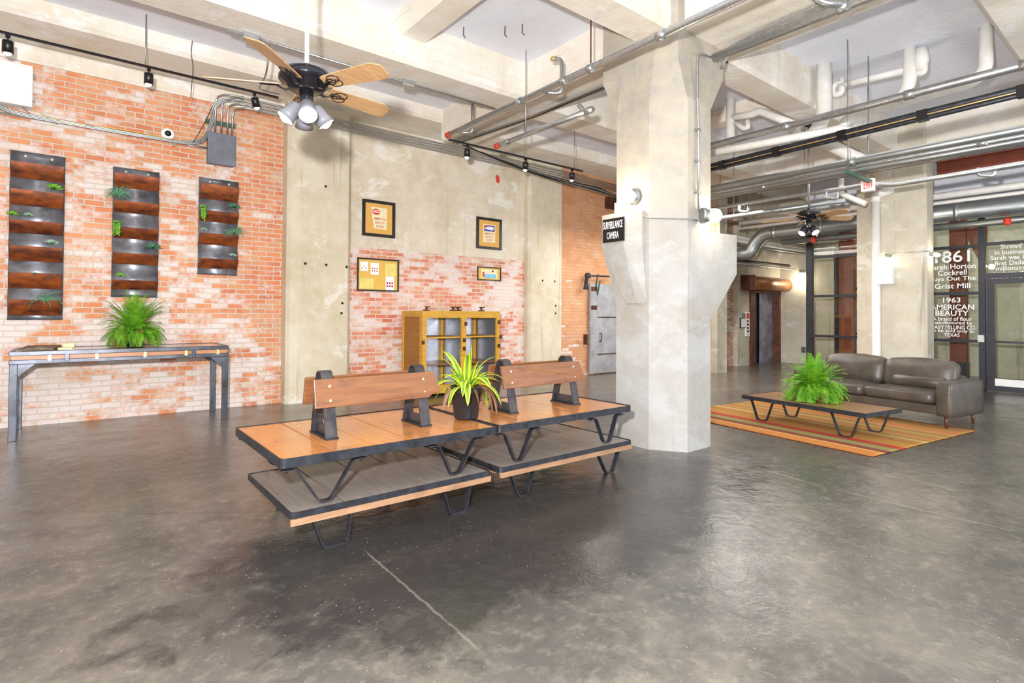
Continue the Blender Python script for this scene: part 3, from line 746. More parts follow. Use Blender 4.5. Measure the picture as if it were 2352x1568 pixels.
# ================================================================== PICTURES
def picture(x0, x1, z0, z1, fw, matm, label, y=WY-.01, tilt=0):
    t = thing('framed_print', label, 'picture', ((x0+x1)/2, y, z0), group='black-framed prints over the cabinet')
    m = M(); d = .03
    for a in ([V(x0, y-d, z1), V(x1, y-d, z1), V(x1-fw, y-d, z1-fw), V(x0+fw, y-d, z1-fw)], [V(x0, y-d, z0), V(x0+fw, y-d, z0+fw), V(x1-fw, y-d, z0+fw), V(x1, y-d, z0)],
              [V(x0, y-d, z0), V(x0, y-d, z1), V(x0+fw, y-d, z1-fw), V(x0+fw, y-d, z0+fw)], [V(x1, y-d, z0), V(x1-fw, y-d, z0+fw), V(x1-fw, y-d, z1-fw), V(x1, y-d, z1)]):
        m.extr(a, (0, d, 0))
    m.build('frame', MT['frame'], t)
    M().box(x0+fw*.8, x1-fw*.8, y-.012, y-.001, z0+fw*.8, z1-fw*.8).build('mat_board', MT[matm], t)
    return t
def flat(t, name, mt, x0, x1, z0, z1, y, d=.0015): return M().box(x0, x1, y-d, y, z0, z1).build(name, MT[mt], t)
RD, UD = (1, 0, 0), (0, 0, 1)
yy = WY-.024
t = picture(4.10, 4.75, 2.905, 3.575, .055, 'mat_tan', 'tall framed flour-bag print with a red octagon, above the corkboard frame')
x0, x1, z0, z1 = 4.275, 4.585, 3.055, 3.45
M().extr([(x0, yy, z1), (x1, yy, z1), (x1, yy, z0), (x0+.06, yy, z0), (x0+.02, yy, z0+.2)], (0, .002, 0)).build('flour_label', MT['paper'], t)
c = V(x0+.095, yy, z1-.085)
M().extr([c+V(.085*math.cos(a), 0, .058*math.sin(a)) for a in [math.pi/8+math.pi/4*k for k in range(8)]], (0, -.001, 0)).build('red_badge', MT['red'], t)
M().box(c.x-.07, c.x+.07, yy-.0025, yy-.001, c.z-.012, c.z+.006).box(c.x-.045, c.x+.045, yy-.0025, yy-.001, c.z+.022, c.z+.032).each('badge_stripe', MT['paperw'], t)
m = M()
for s_, w, z, h in (('AMERICAN', .25, z0+.185, .042), ('BEAUTY', .19, z0+.115, .042), ('FLOUR', .15, z0+.045, .042)): m.text(s_, (4.445, yy, z), RD, UD, w, h, .003, .01)
m.build('lettering', MT['red'], t)
t = picture(6.63, 7.29, 2.87, 3.54, .055, 'mat_tan', 'tall framed flour-bag print with a blue label, right of the other')
x0, x1, z0, z1 = 6.80, 7.12, 3.02, 3.40
flat(t, 'flour_label', 'paper', x0, x1, z0, z1, yy)
flat(t, 'blue_label', 'blue', x0+.025, x1-.02, z1-.145, z1-.02, yy-.002)
M().extr([(x0+.04, yy-.004, z1-.1), (x0+.06, yy-.004, z1-.05), (x1-.09, yy-.004, z1-.04), (x1-.03, yy-.004, z1-.06), (x1-.07, yy-.004, z1-.12), (x0+.12, yy-.004, z1-.11)], (0, -.001, 0)).build('white_ribbon', MT['paperw'], t)
flat(t, 'red_mark', 'red', x0+.03, x0+.10, z1-.07, z1-.025, yy-.005)
m = M()
for s_, w, z, h in (('AMERICAN', .26, z0+.18, .04), ('BEAUTY', .20, z0+.115, .04), ('FLOUR', .15, z0+.05, .04)): m.text(s_, (6.96, yy, z), RD, UD, w, h, .003, .01)
m.build('lettering', MT['red'], t)
t = picture(4.01, 4.84, 1.895, 2.50, .028, 'mat_ochre', 'wide framed ochre board of stamps and papers, left over the cabinet')
for (a, b, c_, d, mt) in ((4.07, 4.22, 2.26, 2.43, 'paperw'), (4.27, 4.43, 2.20, 2.42, 'paperw'), (4.56, 4.78, 2.19, 2.42, 'paperg'), (4.06, 4.33, 1.94, 2.13, 'paperg'), (4.57, 4.74, 1.92, 2.18, 'paperw')):
    flat(t, 'paper', mt, a, b, c_, d, yy)
m = M()
for i in range(3):
    for j in range(2): m.lathe([(.019, 0), (.019, .002)], (4.605+.05*i, yy-.001, 2.0+.055*j), Matrix.Rotation(math.pi/2, 3, 'X'), 10)
    for j in range(2): m.lathe([(.013, 0), (.013, .002)], (4.305+.045*i, yy-.001, 2.27+.045*j), Matrix.Rotation(math.pi/2, 3, 'X'), 10)
for i in range(3): m.lathe([(.01, 0), (.01, .002)], (4.10+.04*i, yy-.001, 2.31+.03*(i % 2)), Matrix.Rotation(math.pi/2, 3, 'X'), 8)
m.each('stamp', MT['darkred'], t)
t = picture(6.655, 7.28, 2.20, 2.49, .022, 'mat_ochre', 'small wide framed print with a blue field, under the blue-label print')
flat(t, 'print', 'paper', 6.76, 7.18, 2.25, 2.44, yy)
flat(t, 'blue_field', 'ltblue', 6.84, 7.15, 2.255, 2.34, yy-.002); flat(t, 'red_block', 'red', 6.79, 6.84, 2.27, 2.38, yy-.003)
M().lathe([(.014, 0), (.022, 0), (.022, .002)], (7.06, yy-.002, 2.405), Matrix.Rotation(math.pi/2, 3, 'X'), 14).build('ring_mark', MT['ink'], t)
# ================================================================== CABINET
CX0, CX1, CY0, CY1, CT = 4.84, 6.56, 8.60, 9.38, 1.53
t = thing('display_cabinet', 'open-fronted mustard wooden cabinet with zinc lining against the pink brick', 'cabinet', ((CX0+CX1)/2, (CY0+CY1)/2, 0))
m = M()
for x0, x1 in ((CX0, CX0+.085), (CX1-.085, CX1), (5.66, 5.77)): m.box(x0, x1, CY0, CY0+.05, .05, CT)
m.box(CX0, CX1, CY0, CY0+.05, CT-.12, CT).box(CX0, CX1, CY0, CY0+.05, .05, .2)
m.build('front_frame', MT['yellow'], t, bev=.004)
m = M().box(CX0, CX0+.05, CY1-.06, CY1, .05, CT).box(CX0, CX0+.05, CY0+.05, CY1, CT-.1, CT).box(CX0, CX0+.05, CY0+.05, CY1, .05, .18).box(CX0+.001, CX0+.05, CY0+.05, CY0+.11, .05, CT)
m.box(CX1-.05, CX1, CY0+.05, CY1, .05, CT)
m.build('side_frame', MT['yellow'], t, bev=.004)
M().box(CX0+.02, CX0+.04, CY0+.1, CY1-.05, .15, CT-.09).build('side_panel', MT['brownpanel'], t)
M().box(CX0, CX1, CY0, CY1, CT-.03, CT+.008).box(CX0+.04, CX1-.04, CY0+.05, CY1, .05, .09).build('top_and_base', MT['yellow'], t)
M().box(CX0+.05, CX1-.05, CY1-.03, CY1-.01, .09, CT-.03).box(5.70, 5.73, CY0+.06, CY1-.03, .09, CT-.03).box(CX1-.075, CX1-.055, CY0+.06, CY1-.03, .09, CT-.03).build('zinc_lining', MT['zinc'], t)
for x in (5.64, 6.42, CX0+.10):
    M().box(x, x+.05, CY1-.09, CY1-.032, .09, CT-.03).build('corner_post', MT['yellow'], t)
for z in (.55, 1.04):
    for a, b in ((CX0+.05, 5.70), (5.73, CX1-.076)):
        M().box(a, b, CY0+.06, CY1-.03, z, z+.028).build('shelf', MT['yellow' if z > 1 else 'redboard'], t)
for x in (CX0+.04, CX1-.05):
    for y in (CY0+.03, CY1-.07): M().box(x-.03, x+.04, y, y+.05, 0, .05).build('foot', MT['yellow'], t)
for x, z in ((CX0+.01, .98), (CX1+.015, 1.04), (5.72, 1.0), (5.72, .84), (CX1-.03, 1.33), (5.75, 1.3), (CX1-.03, .87)):
    M().box(x-.025, x+.025, CY0-.02, CY0+.002, z-.035, z+.035).ball((x, CY0-.02, z), .022, .012, .022, 5).build('latch', MT['rustd'], t)
for x, s in ((5.05, 1), (5.62, 1), (5.74, -1), (6.28, -1)):
    m = M().box(x-.05, x+.05, 8.8, 8.88, CT+.008, CT+.03).bar((x-.01*s, 8.84, CT+.03), (x+.02*s, 8.84, CT+.085), .03, .025).box(x-.03, x+.06, 8.81, 8.87, CT+.075, CT+.092)
    tag(m.build('iron_bracket', MT['rustd']), {5.05: 'small rusty iron bracket on the left end of the cabinet top', 5.62: 'rusty iron bracket on cabinet top, left one of the middle pair', 5.74: 'rusty iron bracket on cabinet top, right one of the middle pair', 6.28: 'small rusty iron bracket on the right end of the cabinet top'}[x], 'bracket', 'iron brackets on the cabinet')
# ================================================================== MATERIALS FOR THE RIGHT HALF
t = NT('window_glass'); gl = t.n('BsdfGlossy'); gl.inputs['Roughness'].default_value = .02; tr = t.n('BsdfTransparent')
t.put(tr.inputs[0], (.93, .95, .92, 1)); fr = t.n('Fresnel'); fr.inputs[0].default_value = 1.6; mx = t.n('MixShader')
t.t.links.new(fr.outputs[0], mx.inputs[0]); t.t.links.new(tr.outputs[0], mx.inputs[1]); t.t.links.new(gl.outputs[0], mx.inputs[2]); t.t.links.new(mx.outputs[0], t.out.inputs[0])
MT['glass'] = t.m
MT['mull'] = plain('dark_aluminium', '#33343c', .4, .4, .1)
MT['redsteel'] = plain('oxide_red_steel', '#8a4534', .55, .1, .15, 5)
t = NT('taupe_leather'); p = t.obj(); n = t.noise(p, 4, 5); v = t.noise(p, 60, 3, .5)
t.set(col=t.mix(t.ramp(n, .35, .7), '#463f39', '#5c544c'), rough=.36).bump(t.math('ADD', t.math('MULTIPLY', n, .6), t.math('MULTIPLY', v, .15)), .35, .03); MT['sofa'] = t.m
MT['legwood'] = plain('walnut_leg', '#5a3420', .4, 0, .15)
t = NT('striped_woven_rug'); p = t.obj(); x, y, z = t.sep(p)
cr = t.n('ValToRGB'); cr.color_ramp.interpolation = 'CONSTANT'
bands = [(0, '#a85e22'), (.012, '#c46f20'), (.035, '#b98430'), (.05, '#b5582c'), (.056, '#c47a28'), (.085, '#c9a256'), (.10, '#77241a'), (.145, '#665630'), (.155, '#8f8448'), (.215, '#665630'),
         (.225, '#b32414'), (.27, '#c2562a'), (.285, '#b07e2c'), (.39, '#8a4a28'), (.40, '#a9742a'), (.46, '#b7a05a'), (.50, '#7a4226'),
         (.515, '#a87a30'), (.56, '#a54a26'), (.57, '#a06c28'), (.61, '#6f4426'), (.625, '#a07c3a'), (.69, '#8a5a2c'), (.72, '#ad7c30'), (.76, '#a8743a'), (.80, '#c2402a'), (.815, '#ab7630'), (.875, '#9c7638'), (.92, '#a6582c'), (.94, '#b07a2c'), (.97, '#a85e22')]
els = cr.color_ramp.elements; els[0].color = srgb(bands[0][1]); els[0].position = 0; els.remove(els[1])
for q, c in bands[1:]: e = els.new(q); e.color = srgb(c)
fx = t.math('ADD', t.math('DIVIDE', x, 2.62), t.math('MULTIPLY', t.math('SUBTRACT', t.noise(t.scl(p, (1, 3, 1)), 4, 3), .5), .006))
t.put(cr.inputs[0], fx); wv = t.noise(t.scl(p, (60, 8, 1)), 6, 3)
t.set(col=t.mix(t.ramp(wv, .3, .7, 0, .10), cr.outputs[0], '#d8c08a'), rough=.95).bump(wv, .4, .006); MT['rug'] = t.m
MT['tabletop'] = wood('brown_plank_top', '#b3855a', '#96683f', '#5f4028', .3, (12, 1, 12), .3, .4, 3)
MT['glow'] = emis('lit_bulb', (1, .9, .72, 1), 30)
MT['glowc'] = emis('lit_jar_glass', (1, .88, .66, 1), 26)
MT['exitred'] = emis('lit_exit_letters', (1, .05, .03, 1), .9, (.6, .02, .02, 1))
MT['liftdark'] = plain('dark_lift_interior', '#1d1b20', .5, 0, .3, 4)
MT['liftdoor'] = plain('blue_grey_lift_door', '#9aa0b4', .35, .5, .25, 3)
MT['rustjamb'] = plain('rusty_door_jamb', '#6d4436', .6, .2, .3, 8)
MT['copperdrum'] = plain('copper_shutter_drum', '#a8714e', .35, .6, .25, 4)
MT['doorgrey'] = plain('grey_painted_steel_door', '#a4a5aa', .5, .2, .18, 3)
MT['green'] = plain('dark_green_paint', '#3d6150', .45)
MT['key'] = plain('pale_keypad', '#cfd6d2', .4)
# ================================================================== GLAZED FRONT
GX = 14.40
def gl_bay(name, y0, y1, rails, posts=True, zt=3.56):
    m = M()
    for z in rails: m.box(GX-.04, GX+.04, y0+.06, y1-.06, z-.03, z+.03)
    m.box(GX-.04, GX+.04, y0, y1, zt-.06, zt+.06).box(GX-.05, GX+.05, y0, y1, 0.002, .09)
    m.box(GX-.05, GX+.05, y1-.15, y1, 0.002, zt).box(GX-.05, GX+.05, y0, y0+.10, 0.002, zt)
    fr = m.build(name, MT['mull'], kind='structure')
    M().box(GX-.004, GX+.004, y0+.05, y1-.05, .07, zt-.03).build('pane', MT['glass'], fr, kind='structure')
    return fr
gl_bay('window_1', 4.45, 6.20, (2.93, 1.97, .99))
gl_bay('window_2', 2.74, 4.45, (2.93, 1.97, .99))
fr = M().box(GX-.05, GX+.05, -1.0, 2.74, 3.5, 3.62).box(GX-.05, GX+.05, -1, 2.74, 2.26, 2.36).box(GX-.04, GX+.04, -1, 2.74, 2.92, 2.98).box(GX-.05, GX+.05, 1.5, 1.6, 2.3, 3.6).build('window_3', MT['mull'], kind='structure')
M().box(GX-.004, GX+.004, -1, 2.74, 2.34, 3.52).build('pane', MT['glass'], fr, kind='structure')
m = M().box(GX-.035, GX+.035, 2.60, 2.72, .02, 2.25).box(GX-.035, GX+.035, 1.66, 1.75, .02, 2.25).box(GX-.035, GX+.035, 1.7, 2.65, 2.15, 2.25).box(GX-.035, GX+.035, 1.7, 2.65, .02, .12).box(GX-.03, GX+.03, 1.72, 2.62, .97, 1.01)
fr = m.build('door_1', MT['mull'], kind='structure')
M().box(GX-.004, GX+.004, 1.72, 2.64, .26, 2.2).build('pane', MT['glass'], fr, kind='structure')
M().box(GX-.02, GX+.02, 1.74, 2.61, .12, .26).build('kick_plate', MT['white'], fr, kind='structure')
struct(M().box(GX-.05, GX+.05, -1, 1.65, .002, 2.3), 'trim_5', MT['mull'])
# dark soffit over the glazing
struct(M().box(13.9, 14.5, -3, 6.25, 3.62, 3.72), 'trim_6', MT['mull'])
# red steel posts and an inner dark frame in the vestibule
for y, w_, l in ((3.52, .30, 'oxide-red steel post behind the lettered glass, right of the rear column'), (5.86, .33, 'oxide-red steel post behind the glass, left of the rear column')):
    t = thing('steel_post', l, 'post', (16, y, 0), group='red steel posts behind the glass')
    M().box(15.9, 16.1, y-w_/2, y+w_/2, .45, CZ).build('post', MT['redsteel'], t)
    M().box(15.88, 16.12, y-w_/2-.01, y+w_/2+.01, 0, .45).build('painted_base', MT['mull'], t)
m = M().extr([(15.95, 3.0, 3.6), (15.95, 3.36, 3.6), (15.95, 3.36, 3.3), (15.95, 3.15, 2.75), (15.95, 3.05, 2.75)], (.12, 0, 0))
tag(m.build('steel_brace', MT['redsteel']), 'tapering oxide-red steel brace high behind the lettered glass', 'brace')
m = M()
for y in (6.35, 4.95): m.box(16.55, 16.65, y-.05, y+.05, 0, 3.3)
m.box(16.55, 16.65, 4.95, 6.35, 3.2, 3.3).box(16.55, 16.65, 4.95, 6.35, 2.2, 2.26).box(16.55, 16.65, 4.95, 6.35, .98, 1.03)
m.build('window_4', MT['mull'], kind='structure')
t = thing('steel_cabinet', 'pale metal cabinet low in the vestibule, left of the rear column', 'cabinet', (17.2, 5.75, 0))
M().box(17.0, 17.4, 5.5, 6.0, .0, .8).build('body', MT['whitepipe'], t, bev=.01); M().box(16.97, 17.0, 5.53, 5.97, .05, .75).build('door', MT['whitepipe'], t)
# lettering on the glass
def letters(lines, name, label, cx, x=GX-.012):
    t = thing(name, label, 'lettering', (x, at(cx, 700, X=x).y, at(cx, lines[-1][1], X=x).z))
    for s_, py, pw, ph, b in lines:
        c = at(cx, py, X=x); ppm = (at(cx, py-5, X=x).z-at(cx, py+5, X=x).z)/10
        wy = abs(at(cx-pw/2, py, X=x).y-at(cx+pw/2, py, X=x).y)
        M().text(s_, (x, c.y, c.z), (0, -1, 0), (0, 0, 1), wy, ph*ppm, .003, b).build('text_line', MT['whitevinyl'], t)
letters([('1861', 589, 80, 27, .012), ('Sarah Horton', 612, 106, 12, .012), ('Cockrell', 626, 66, 12, .012), ('Buys Out The', 641, 106, 12.5, .012), ('Grist Mill', 656.5, 82, 12, .012)],
        'history_lettering', 'white 1861 history lettering on the upper middle glass pane', 2187)
letters([('1963', 689, 40, 11.5, .008), ('AMERICAN', 705, 100, 12, .012), ('BEAUTY', 719, 76, 12, .012), ('A brand of flour', 732, 90, 9, .008), ('manufactured by', 742, 94, 9, .008), ('HEAVY MILLING CO.', 751.5, 108, 9, .008), ('to be sold only in', 760.5, 98, 9, .008), ('TEXAS', 769, 36, 8, .008)],
        'brand_lettering', 'white 1963 flour lettering on the glass, under the 1861 block', 2186)
letters([('Shrewd', 565, 48, 10, .012), ('in business', 578, 76, 10, .012), ('Sarah was the', 590, 96, 10, .012), ('first Dallas', 603, 76, 10, .012), ('millionaire', 615, 70, 10, .012), ('perhaps the', 627, 82, 11, .012), ('first in TEXAS', 639, 92, 10, .012)],
        'door_lettering', 'white lettering about a shrewd millionaire above the glass door', 2322)
tag(M().box(GX-.09, GX-.05, 2.75, 2.85, .98, 1.12).build('keypad', MT['key'], bev=.006), 'small pale keypad on the mullion beside the glass door', 'keypad')
# ================================================================== REAR COLUMN FITTINGS
def jar(p, nrm, label, power=6, r=.045, cage=True):
    p = Vector(p); n = Vector(nrm).normalized(); t = thing('wall_lamp', label, 'lamp', tuple(p), group='caged bulb wall lamps')
    R = Vector((0, 0, 1)).rotation_difference(n).to_matrix()
    k = max(1, r/.06)
    M().lathe([(r*1.1, 0), (r*1.1, .03*k), (r*.9, .04*k), (r*.9, .06*k)], p, R, 16).build('base', MT['galvd'], t)
    M().lathe([(r*.8, .05*k), (r*.95, .08*k), (r, .11*k), (r*.85, .145*k), (r*.4, .165*k), (0, .17*k)], p, R, 16).build('globe', MT['glowc'], t)
    q = p+n*.26*k; light('lamp_light', 'POINT', tuple(q), power, (1, .85, .62), size=.06)
    return t
jar(at(2040, 588, X=12.28)+V(0, 0, .02), (-.2, .15, -.7), 'glowing caged lamp on rear column above the white box', 8)
jar(at(2135, 583, Y=3.2), (.3, -.9, -.2), 'small caged lamp at the right edge of the rear column', 8, .035)
b = at(2022, 653, X=12.3); c = at(2057, 613, X=12.3)
t = thing('junction_box', 'white junction box on the rear column below the lamp', 'box', (12.2, (b.y+c.y)/2, b.z))
M().box(12.12, 12.285, c.y, b.y, b.z, c.z).build('body', MT['whitepipe'], t, bev=.008)
M().box(12.105, 12.12, c.y-.01, b.y+.01, b.z-.01, c.z+.01).build('cover', MT['white'], t, bev=.004)
yv = at(2012, 600, X=12.2).y
m = M().tube(bend([(12.2, yv, 3.72), (12.2, yv, .35), (12.05, yv-.1, .12), (11.95, yv-.2, .06)], .2), .075, 14)
t = thing('drain_pipe', 'white vertical drain pipe down the left of the rear column', 'pipe', (12.2, yv, .0))
m.build('pipe', MT['whitepipe'], t)
M().tube(bend([(12.2, yv, 3.7), (12.2, yv, 3.84), (12.2, yv-.28, 3.92)], .12), .085, 14).build('elbow', MT['whitepipe'], t)
zc = at(2050, 583, X=12.28).z
tag(M().tube([at(2050, 582, X=12.27), V(12.27, 3.24, zc+.01), V(12.35, 3.16, zc+.01), V(13.3, 3.16, zc+.02)], .009, 6).build('conduit', MT['galv']), 'thin conduit linking the two lamps on the rear column', 'conduit')
# exit sign
EXX = 9.78; e0 = at(1977, 441, X=EXX); e1 = at(2006, 408, X=EXX)
t = thing('exit_sign', 'white box exit sign with red letters, hung beside the rear column', 'sign', (EXX+.05, (e0.y+e1.y)/2, e0.z))
M().box(EXX, EXX+.09, e1.y, e0.y, e0.z, e1.z).build('housing', MT['white'], t, bev=.006)
M().text('EXIT', (EXX-.008, (e0.y+e1.y)/2-.02, (e0.z+e1.z)/2), (0, -1, 0), (0, 0, 1), (e0.y-e1.y)*.72, (e1.z-e0.z)*.6, .003, .01).build('letters', MT['exitred'], t)
M().tube([(EXX+.04, e1.y+.08, e1.z), (EXX+.04, e1.y+.08, BZ+.5)], .012).build('stem', MT['galv'], t)
# ================================================================== LIFT LOBBY
t = thing('lift_door', 'rust-framed lift door, half dark opening and half blue-grey leaf', 'lift', (16.7, 8.45, 0))
xs = [at(px, 760, Y=8.43).x for px in (1723, 1733, 1760, 1787, 1793)]
M().box(xs[0], xs[1], 8.40, 8.62, 0, 2.27).build('jamb', MT['rustjamb'], t); M().box(xs[3], min(xs[4], 17.66), 8.40, 8.62, 0, 2.27).build('jamb', MT['rustjamb'], t)
M().box(xs[0], min(xs[4], 17.66), 8.39, 8.62, 2.17, 2.30).build('head', MT['rustjamb'], t)
M().box(xs[1]-.05, xs[3]+.05, 8.70, 8.74, 0, 2.25).build('dark_opening', MT['liftdark'], t); M().box(xs[2], xs[3], 8.62, 8.66, 0, 2.18).build('door_leaf', MT['liftdoor'], t)
a = at(1722, 650, Y=8.18).x; b_ = at(1818, 650, Y=8.18).x; zt = at(1735, 633, Y=8.0).z; zb = at(1735, 664, Y=8.0).z; rr = (zt-zb)/2
RX = Matrix.Rotation(math.pi/2, 3, 'Y')
t = thing('shutter_drum', 'copper-coloured roller shutter drum mounted over the lift door', 'shutter', ((a+b_)/2, 8.2, zb))
M().lathe([(rr, 0), (rr, min(b_, 17.65)-a)], (a, 8.42-rr, zb+rr), RX, 24).build('drum', MT['copperdrum'], t)
M().box(a-.02, a+.01, 8.42-2*rr-.02, 8.44, zb-.02, zt+.03).build('end_plate', MT['rustjamb'], t)
m = M().box(a, 17.6, 8.40, 8.44, zt-.02, zt+.05); m.build('mounting_plate', MT['rustjamb'], t)
p0 = at(1700, 753, Y=8.44); p1 = at(1712, 730, Y=8.44)
t = thing('framed_notice', 'small black-framed notice on the concrete left of the lift', 'notice', (p0.x+.08, 8.44, p0.z))
M().box(p0.x, p1.x, 8.42, 8.449, p0.z, p1.z).build('frame', MT['frame'], t); M().box(p0.x+.02, p1.x-.02, 8.415, 8.42, p0.z+.02, p1.z-.02).build('sheet', MT['paperw'], t)
p0 = at(1705, 729, Y=8.44); p1 = at(1712, 719, Y=8.44)
tag(M().box(p0.x, p1.x, 8.42, 8.449, p0.z, p1.z).build('call_panel', MT['galvd']), 'small steel call button panel above the framed notice', 'button panel')
p0 = at(1713, 772, Y=8.42); p1 = at(1721, 716, Y=8.42)
t = thing('safety_sign', 'tall narrow white sign with red top beside the lift jamb', 'sign', (p0.x+.05, 8.42, p0.z))
M().box(p0.x, p1.x, 8.41, 8.449, p0.z, p1.z).build('board', MT['white'], t)
M().box(p0.x+.03, p1.x-.03, 8.405, 8.41, p1.z-.2, p1.z-.04).build('red_field', MT['red'], t)
m = M()
for k in range(4): m.box(p0.x+.05, p1.x-.05, 8.406, 8.41, p1.z-.30-k*.1, p1.z-.25-k*.1)
m.each('dark_mark', MT['ink'], t)
jar(at(1843, 622, X=17.66), (-.25, 0, -1), 'glowing wall lamp high on the wall right of the lift', 22, .08)
q = at(1846, 803, X=17.68)
t = thing('wall_outlet', 'small steel outlet plate low on the wall right of the lift', 'outlet', tuple(q))
M().box(17.66, 17.699, q.y-.07, q.y+.07, q.z-.09, q.z+.09).build('plate', MT['galv'], t)
M().box(17.65, 17.66, q.y-.025, q.y+.025, q.z+.02, q.z+.06).box(17.65, 17.66, q.y-.025, q.y+.025, q.z-.06, q.z-.02).each('socket', MT['ink'], t)
# ================================================================== FIRE DOOR ON THE BRICK
a = at(1352, 800, Y=9.44).x
t = thing('fire_door', 'grey sheet-metal sliding fire door on the tan brick behind the big column', 'door', (a+.8, 9.42, .02))
M().box(a, a+1.7, 9.38, 9.44, .03, 2.25).build('leaf', MT['doorgrey'], t, bev=.004)
for z in (.50, 1.42): M().box(a+.25, a+1.6, 9.368, 9.38, z-.012, z+.012).build('strap', MT['rustd'], t)
for z in (2.12, 1.66): M().box(a+.02, a+.22, 9.366, 9.38, z-.05, z+.05).build('hinge_plate', MT['rustd'], t)
M().tube(bend([(a+.32, 9.37, 1.02), (a+.32, 9.31, 1.02), (a+.32, 9.31, .82), (a+.32, 9.37, .82)], .03), .013).build('handle', MT['black'], t)
M().box(a-.13, a-.10, 9.38, 9.49, .75, 1.0).build('guide', MT['rustd'], t)
q = at(1350, 633, Y=9.35)
t = thing('door_counterweight', 'black rail arm with hanging counterweight above the grey fire door', 'counterweight', (q.x, 9.35, q.z))
M().tube([q, q+V(.9, 0, .02)], .022).build('rail', MT['black'], t)
M().lathe([(.07, -.04), (.07, .04)], q, Matrix.Rotation(math.pi/2, 3, 'X'), 16).build('pulley', MT['black'], t)
M().extr([q+V(-.07, .02, -.05), q+V(-.01, .02, -.05), q+V(-.02, .02, -.34), q+V(-.14, .02, -.34)], (0, -.05, 0)).build('weight', MT['black'], t)
M().ribbon([q+V(.36, 0, .06), q+V(.30, 0, -.2), q+V(.36, 0, -.45), q+V(.44, 0, -.1)], .03, .02, (0, 1, 0)).build('green_arm', MT['green'], t)
tag(M().box(at(1389, 480, Y=9.5).x, at(1417, 480, Y=9.5).x+.1, 9.38, 9.499, at(1389, 478, Y=9.5).z, at(1389, 453, Y=9.5).z).build('wall_recess_plate', MT['rustd']), 'dark rusty plate set high in the tan brick beside the big column', 'plate')
# ================================================================== COLUMN SIGN AND LAMPS
XS = 4.845
a, b = at(1386, 508, X=XS), at(1434, 552, X=XS)
t = thing('camera_sign', 'black SURVEILLANCE CAMERA sign on the big column corbel', 'sign', (XS, (a.y+b.y)/2, b.z))
M().box(XS-.012, XS+.003, b.y, a.y, b.z, a.z+.012).build('board', MT['blackp'], t)
cy = (a.y+b.y)/2
m = M().text('SURVEILLANCE', (XS-.014, cy, a.z-.062), (0, -1, 0), (0, 0, 1), (a.y-b.y)*.92, .085, .003, .012); m.build('text_line', MT['whitevinyl'], t)
m = M().text('CAMERA', (XS-.014, cy, a.z-.182), (0, -1, 0), (0, 0, 1), (a.y-b.y)*.56, .08, .003, .012); m.build('text_line', MT['whitevinyl'], t)
l1 = at(1460, 452, X=5.03)
jar(l1, (-1, .12, -.08), 'bright caged lamp on the big column above the camera sign', 7, .085)
l2 = at(1611, 495, Y=3.44)
jar(l2, (.8, -.6, 0), 'bright caged lamp at the right edge of the big column', 6, .08)
for px, py, X_, Y_, l in ((1417, 478, 5.0, None, 'thin pale wood stub standing on the left corbel'), (1432, 478, 4.95, None, 'short wood stub beside the thin one on the left corbel'),
                    (1636, 522, None, 3.62, 'left wood stub standing on the right corbel'), (1648, 522, None, 3.62, 'right wood stub standing on the right corbel')):
    q = at(px, py, X=X_) if X_ else at(px, py, Y=Y_)
    z0 = 2.665 if X_ else 2.455
    tag(M().box(q.x-.02, q.x+.02, q.y-.02, q.y+.02, z0, max(z0+.1, q.z+.06)).build('wood_stub', MT['cream']), l, 'wood stub', 'wood stubs on the corbels')
q = at(1605, 300, Y=3.47)
zz = zat(492, q.x, 3.47)
m = M().tube(bend([V(q.x+.28, 3.50, 4.45), V(q.x, 3.49, 4.42), V(q.x, 3.49, 3.9), V(q.x, 3.475, 3.6), V(q.x, 3.47, zz+.02)], .12), .013, 8)
t = thing('conduit', 'vertical conduit down the front of the big column to its right lamp', 'conduit', (q.x, 3.48, zz)); m.build('pipe', MT['galv'], t)
for z in (3.55, 3.2, 2.85): M().box(q.x-.03, q.x+.03, 3.465, 3.51, z-.012, z+.012).build('clip', MT['galvd'], t)
z_ = at(1520, 492, Y=3.5).z
tag(M().tube([V(4.93, 3.86, z_+.05), V(4.99, 3.83, z_+.03), V(5.235, 3.48, z_), V(l2.x-.03, 3.475, z_)], .008, 6).build('conduit', MT['galv']), 'thin horizontal conduit around the big column between its lamps', 'conduit')
# ================================================================== RUG, TABLE, SOFA
rz = math.radians(9)
t_rug = M()
nx, ny = 40, 50; L, W = 3.0, 2.62
for j in range(ny+1):
    for i in range(nx+1):
        x = W*i/nx; y = L*j/ny; e = .01*math.sin(x*9+y*3)*0
        t_rug.v.append(V(x, y, .0065+.001*math.sin(x*7)*math.sin(y*5)))
for j in range(ny):
    for i in range(nx): t_rug.f.append((j*(nx+1)+i, j*(nx+1)+i+1, (j+1)*(nx+1)+i+1, (j+1)*(nx+1)+i)); t_rug.s.append(True)
o = t_rug.build('rug', MT['rug'], org=(0, 0, 0))
c0 = at(2004, 1050, Z=0)
o.location = (c0.x, c0.y, 0); o.rotation_euler = (0, 0, -math.radians(7.5)); tag(o, 'orange, red and green striped rug under the low lounge table', 'rug')
so = o.modifiers.new('thick', 'SOLIDIFY'); so.thickness = .005
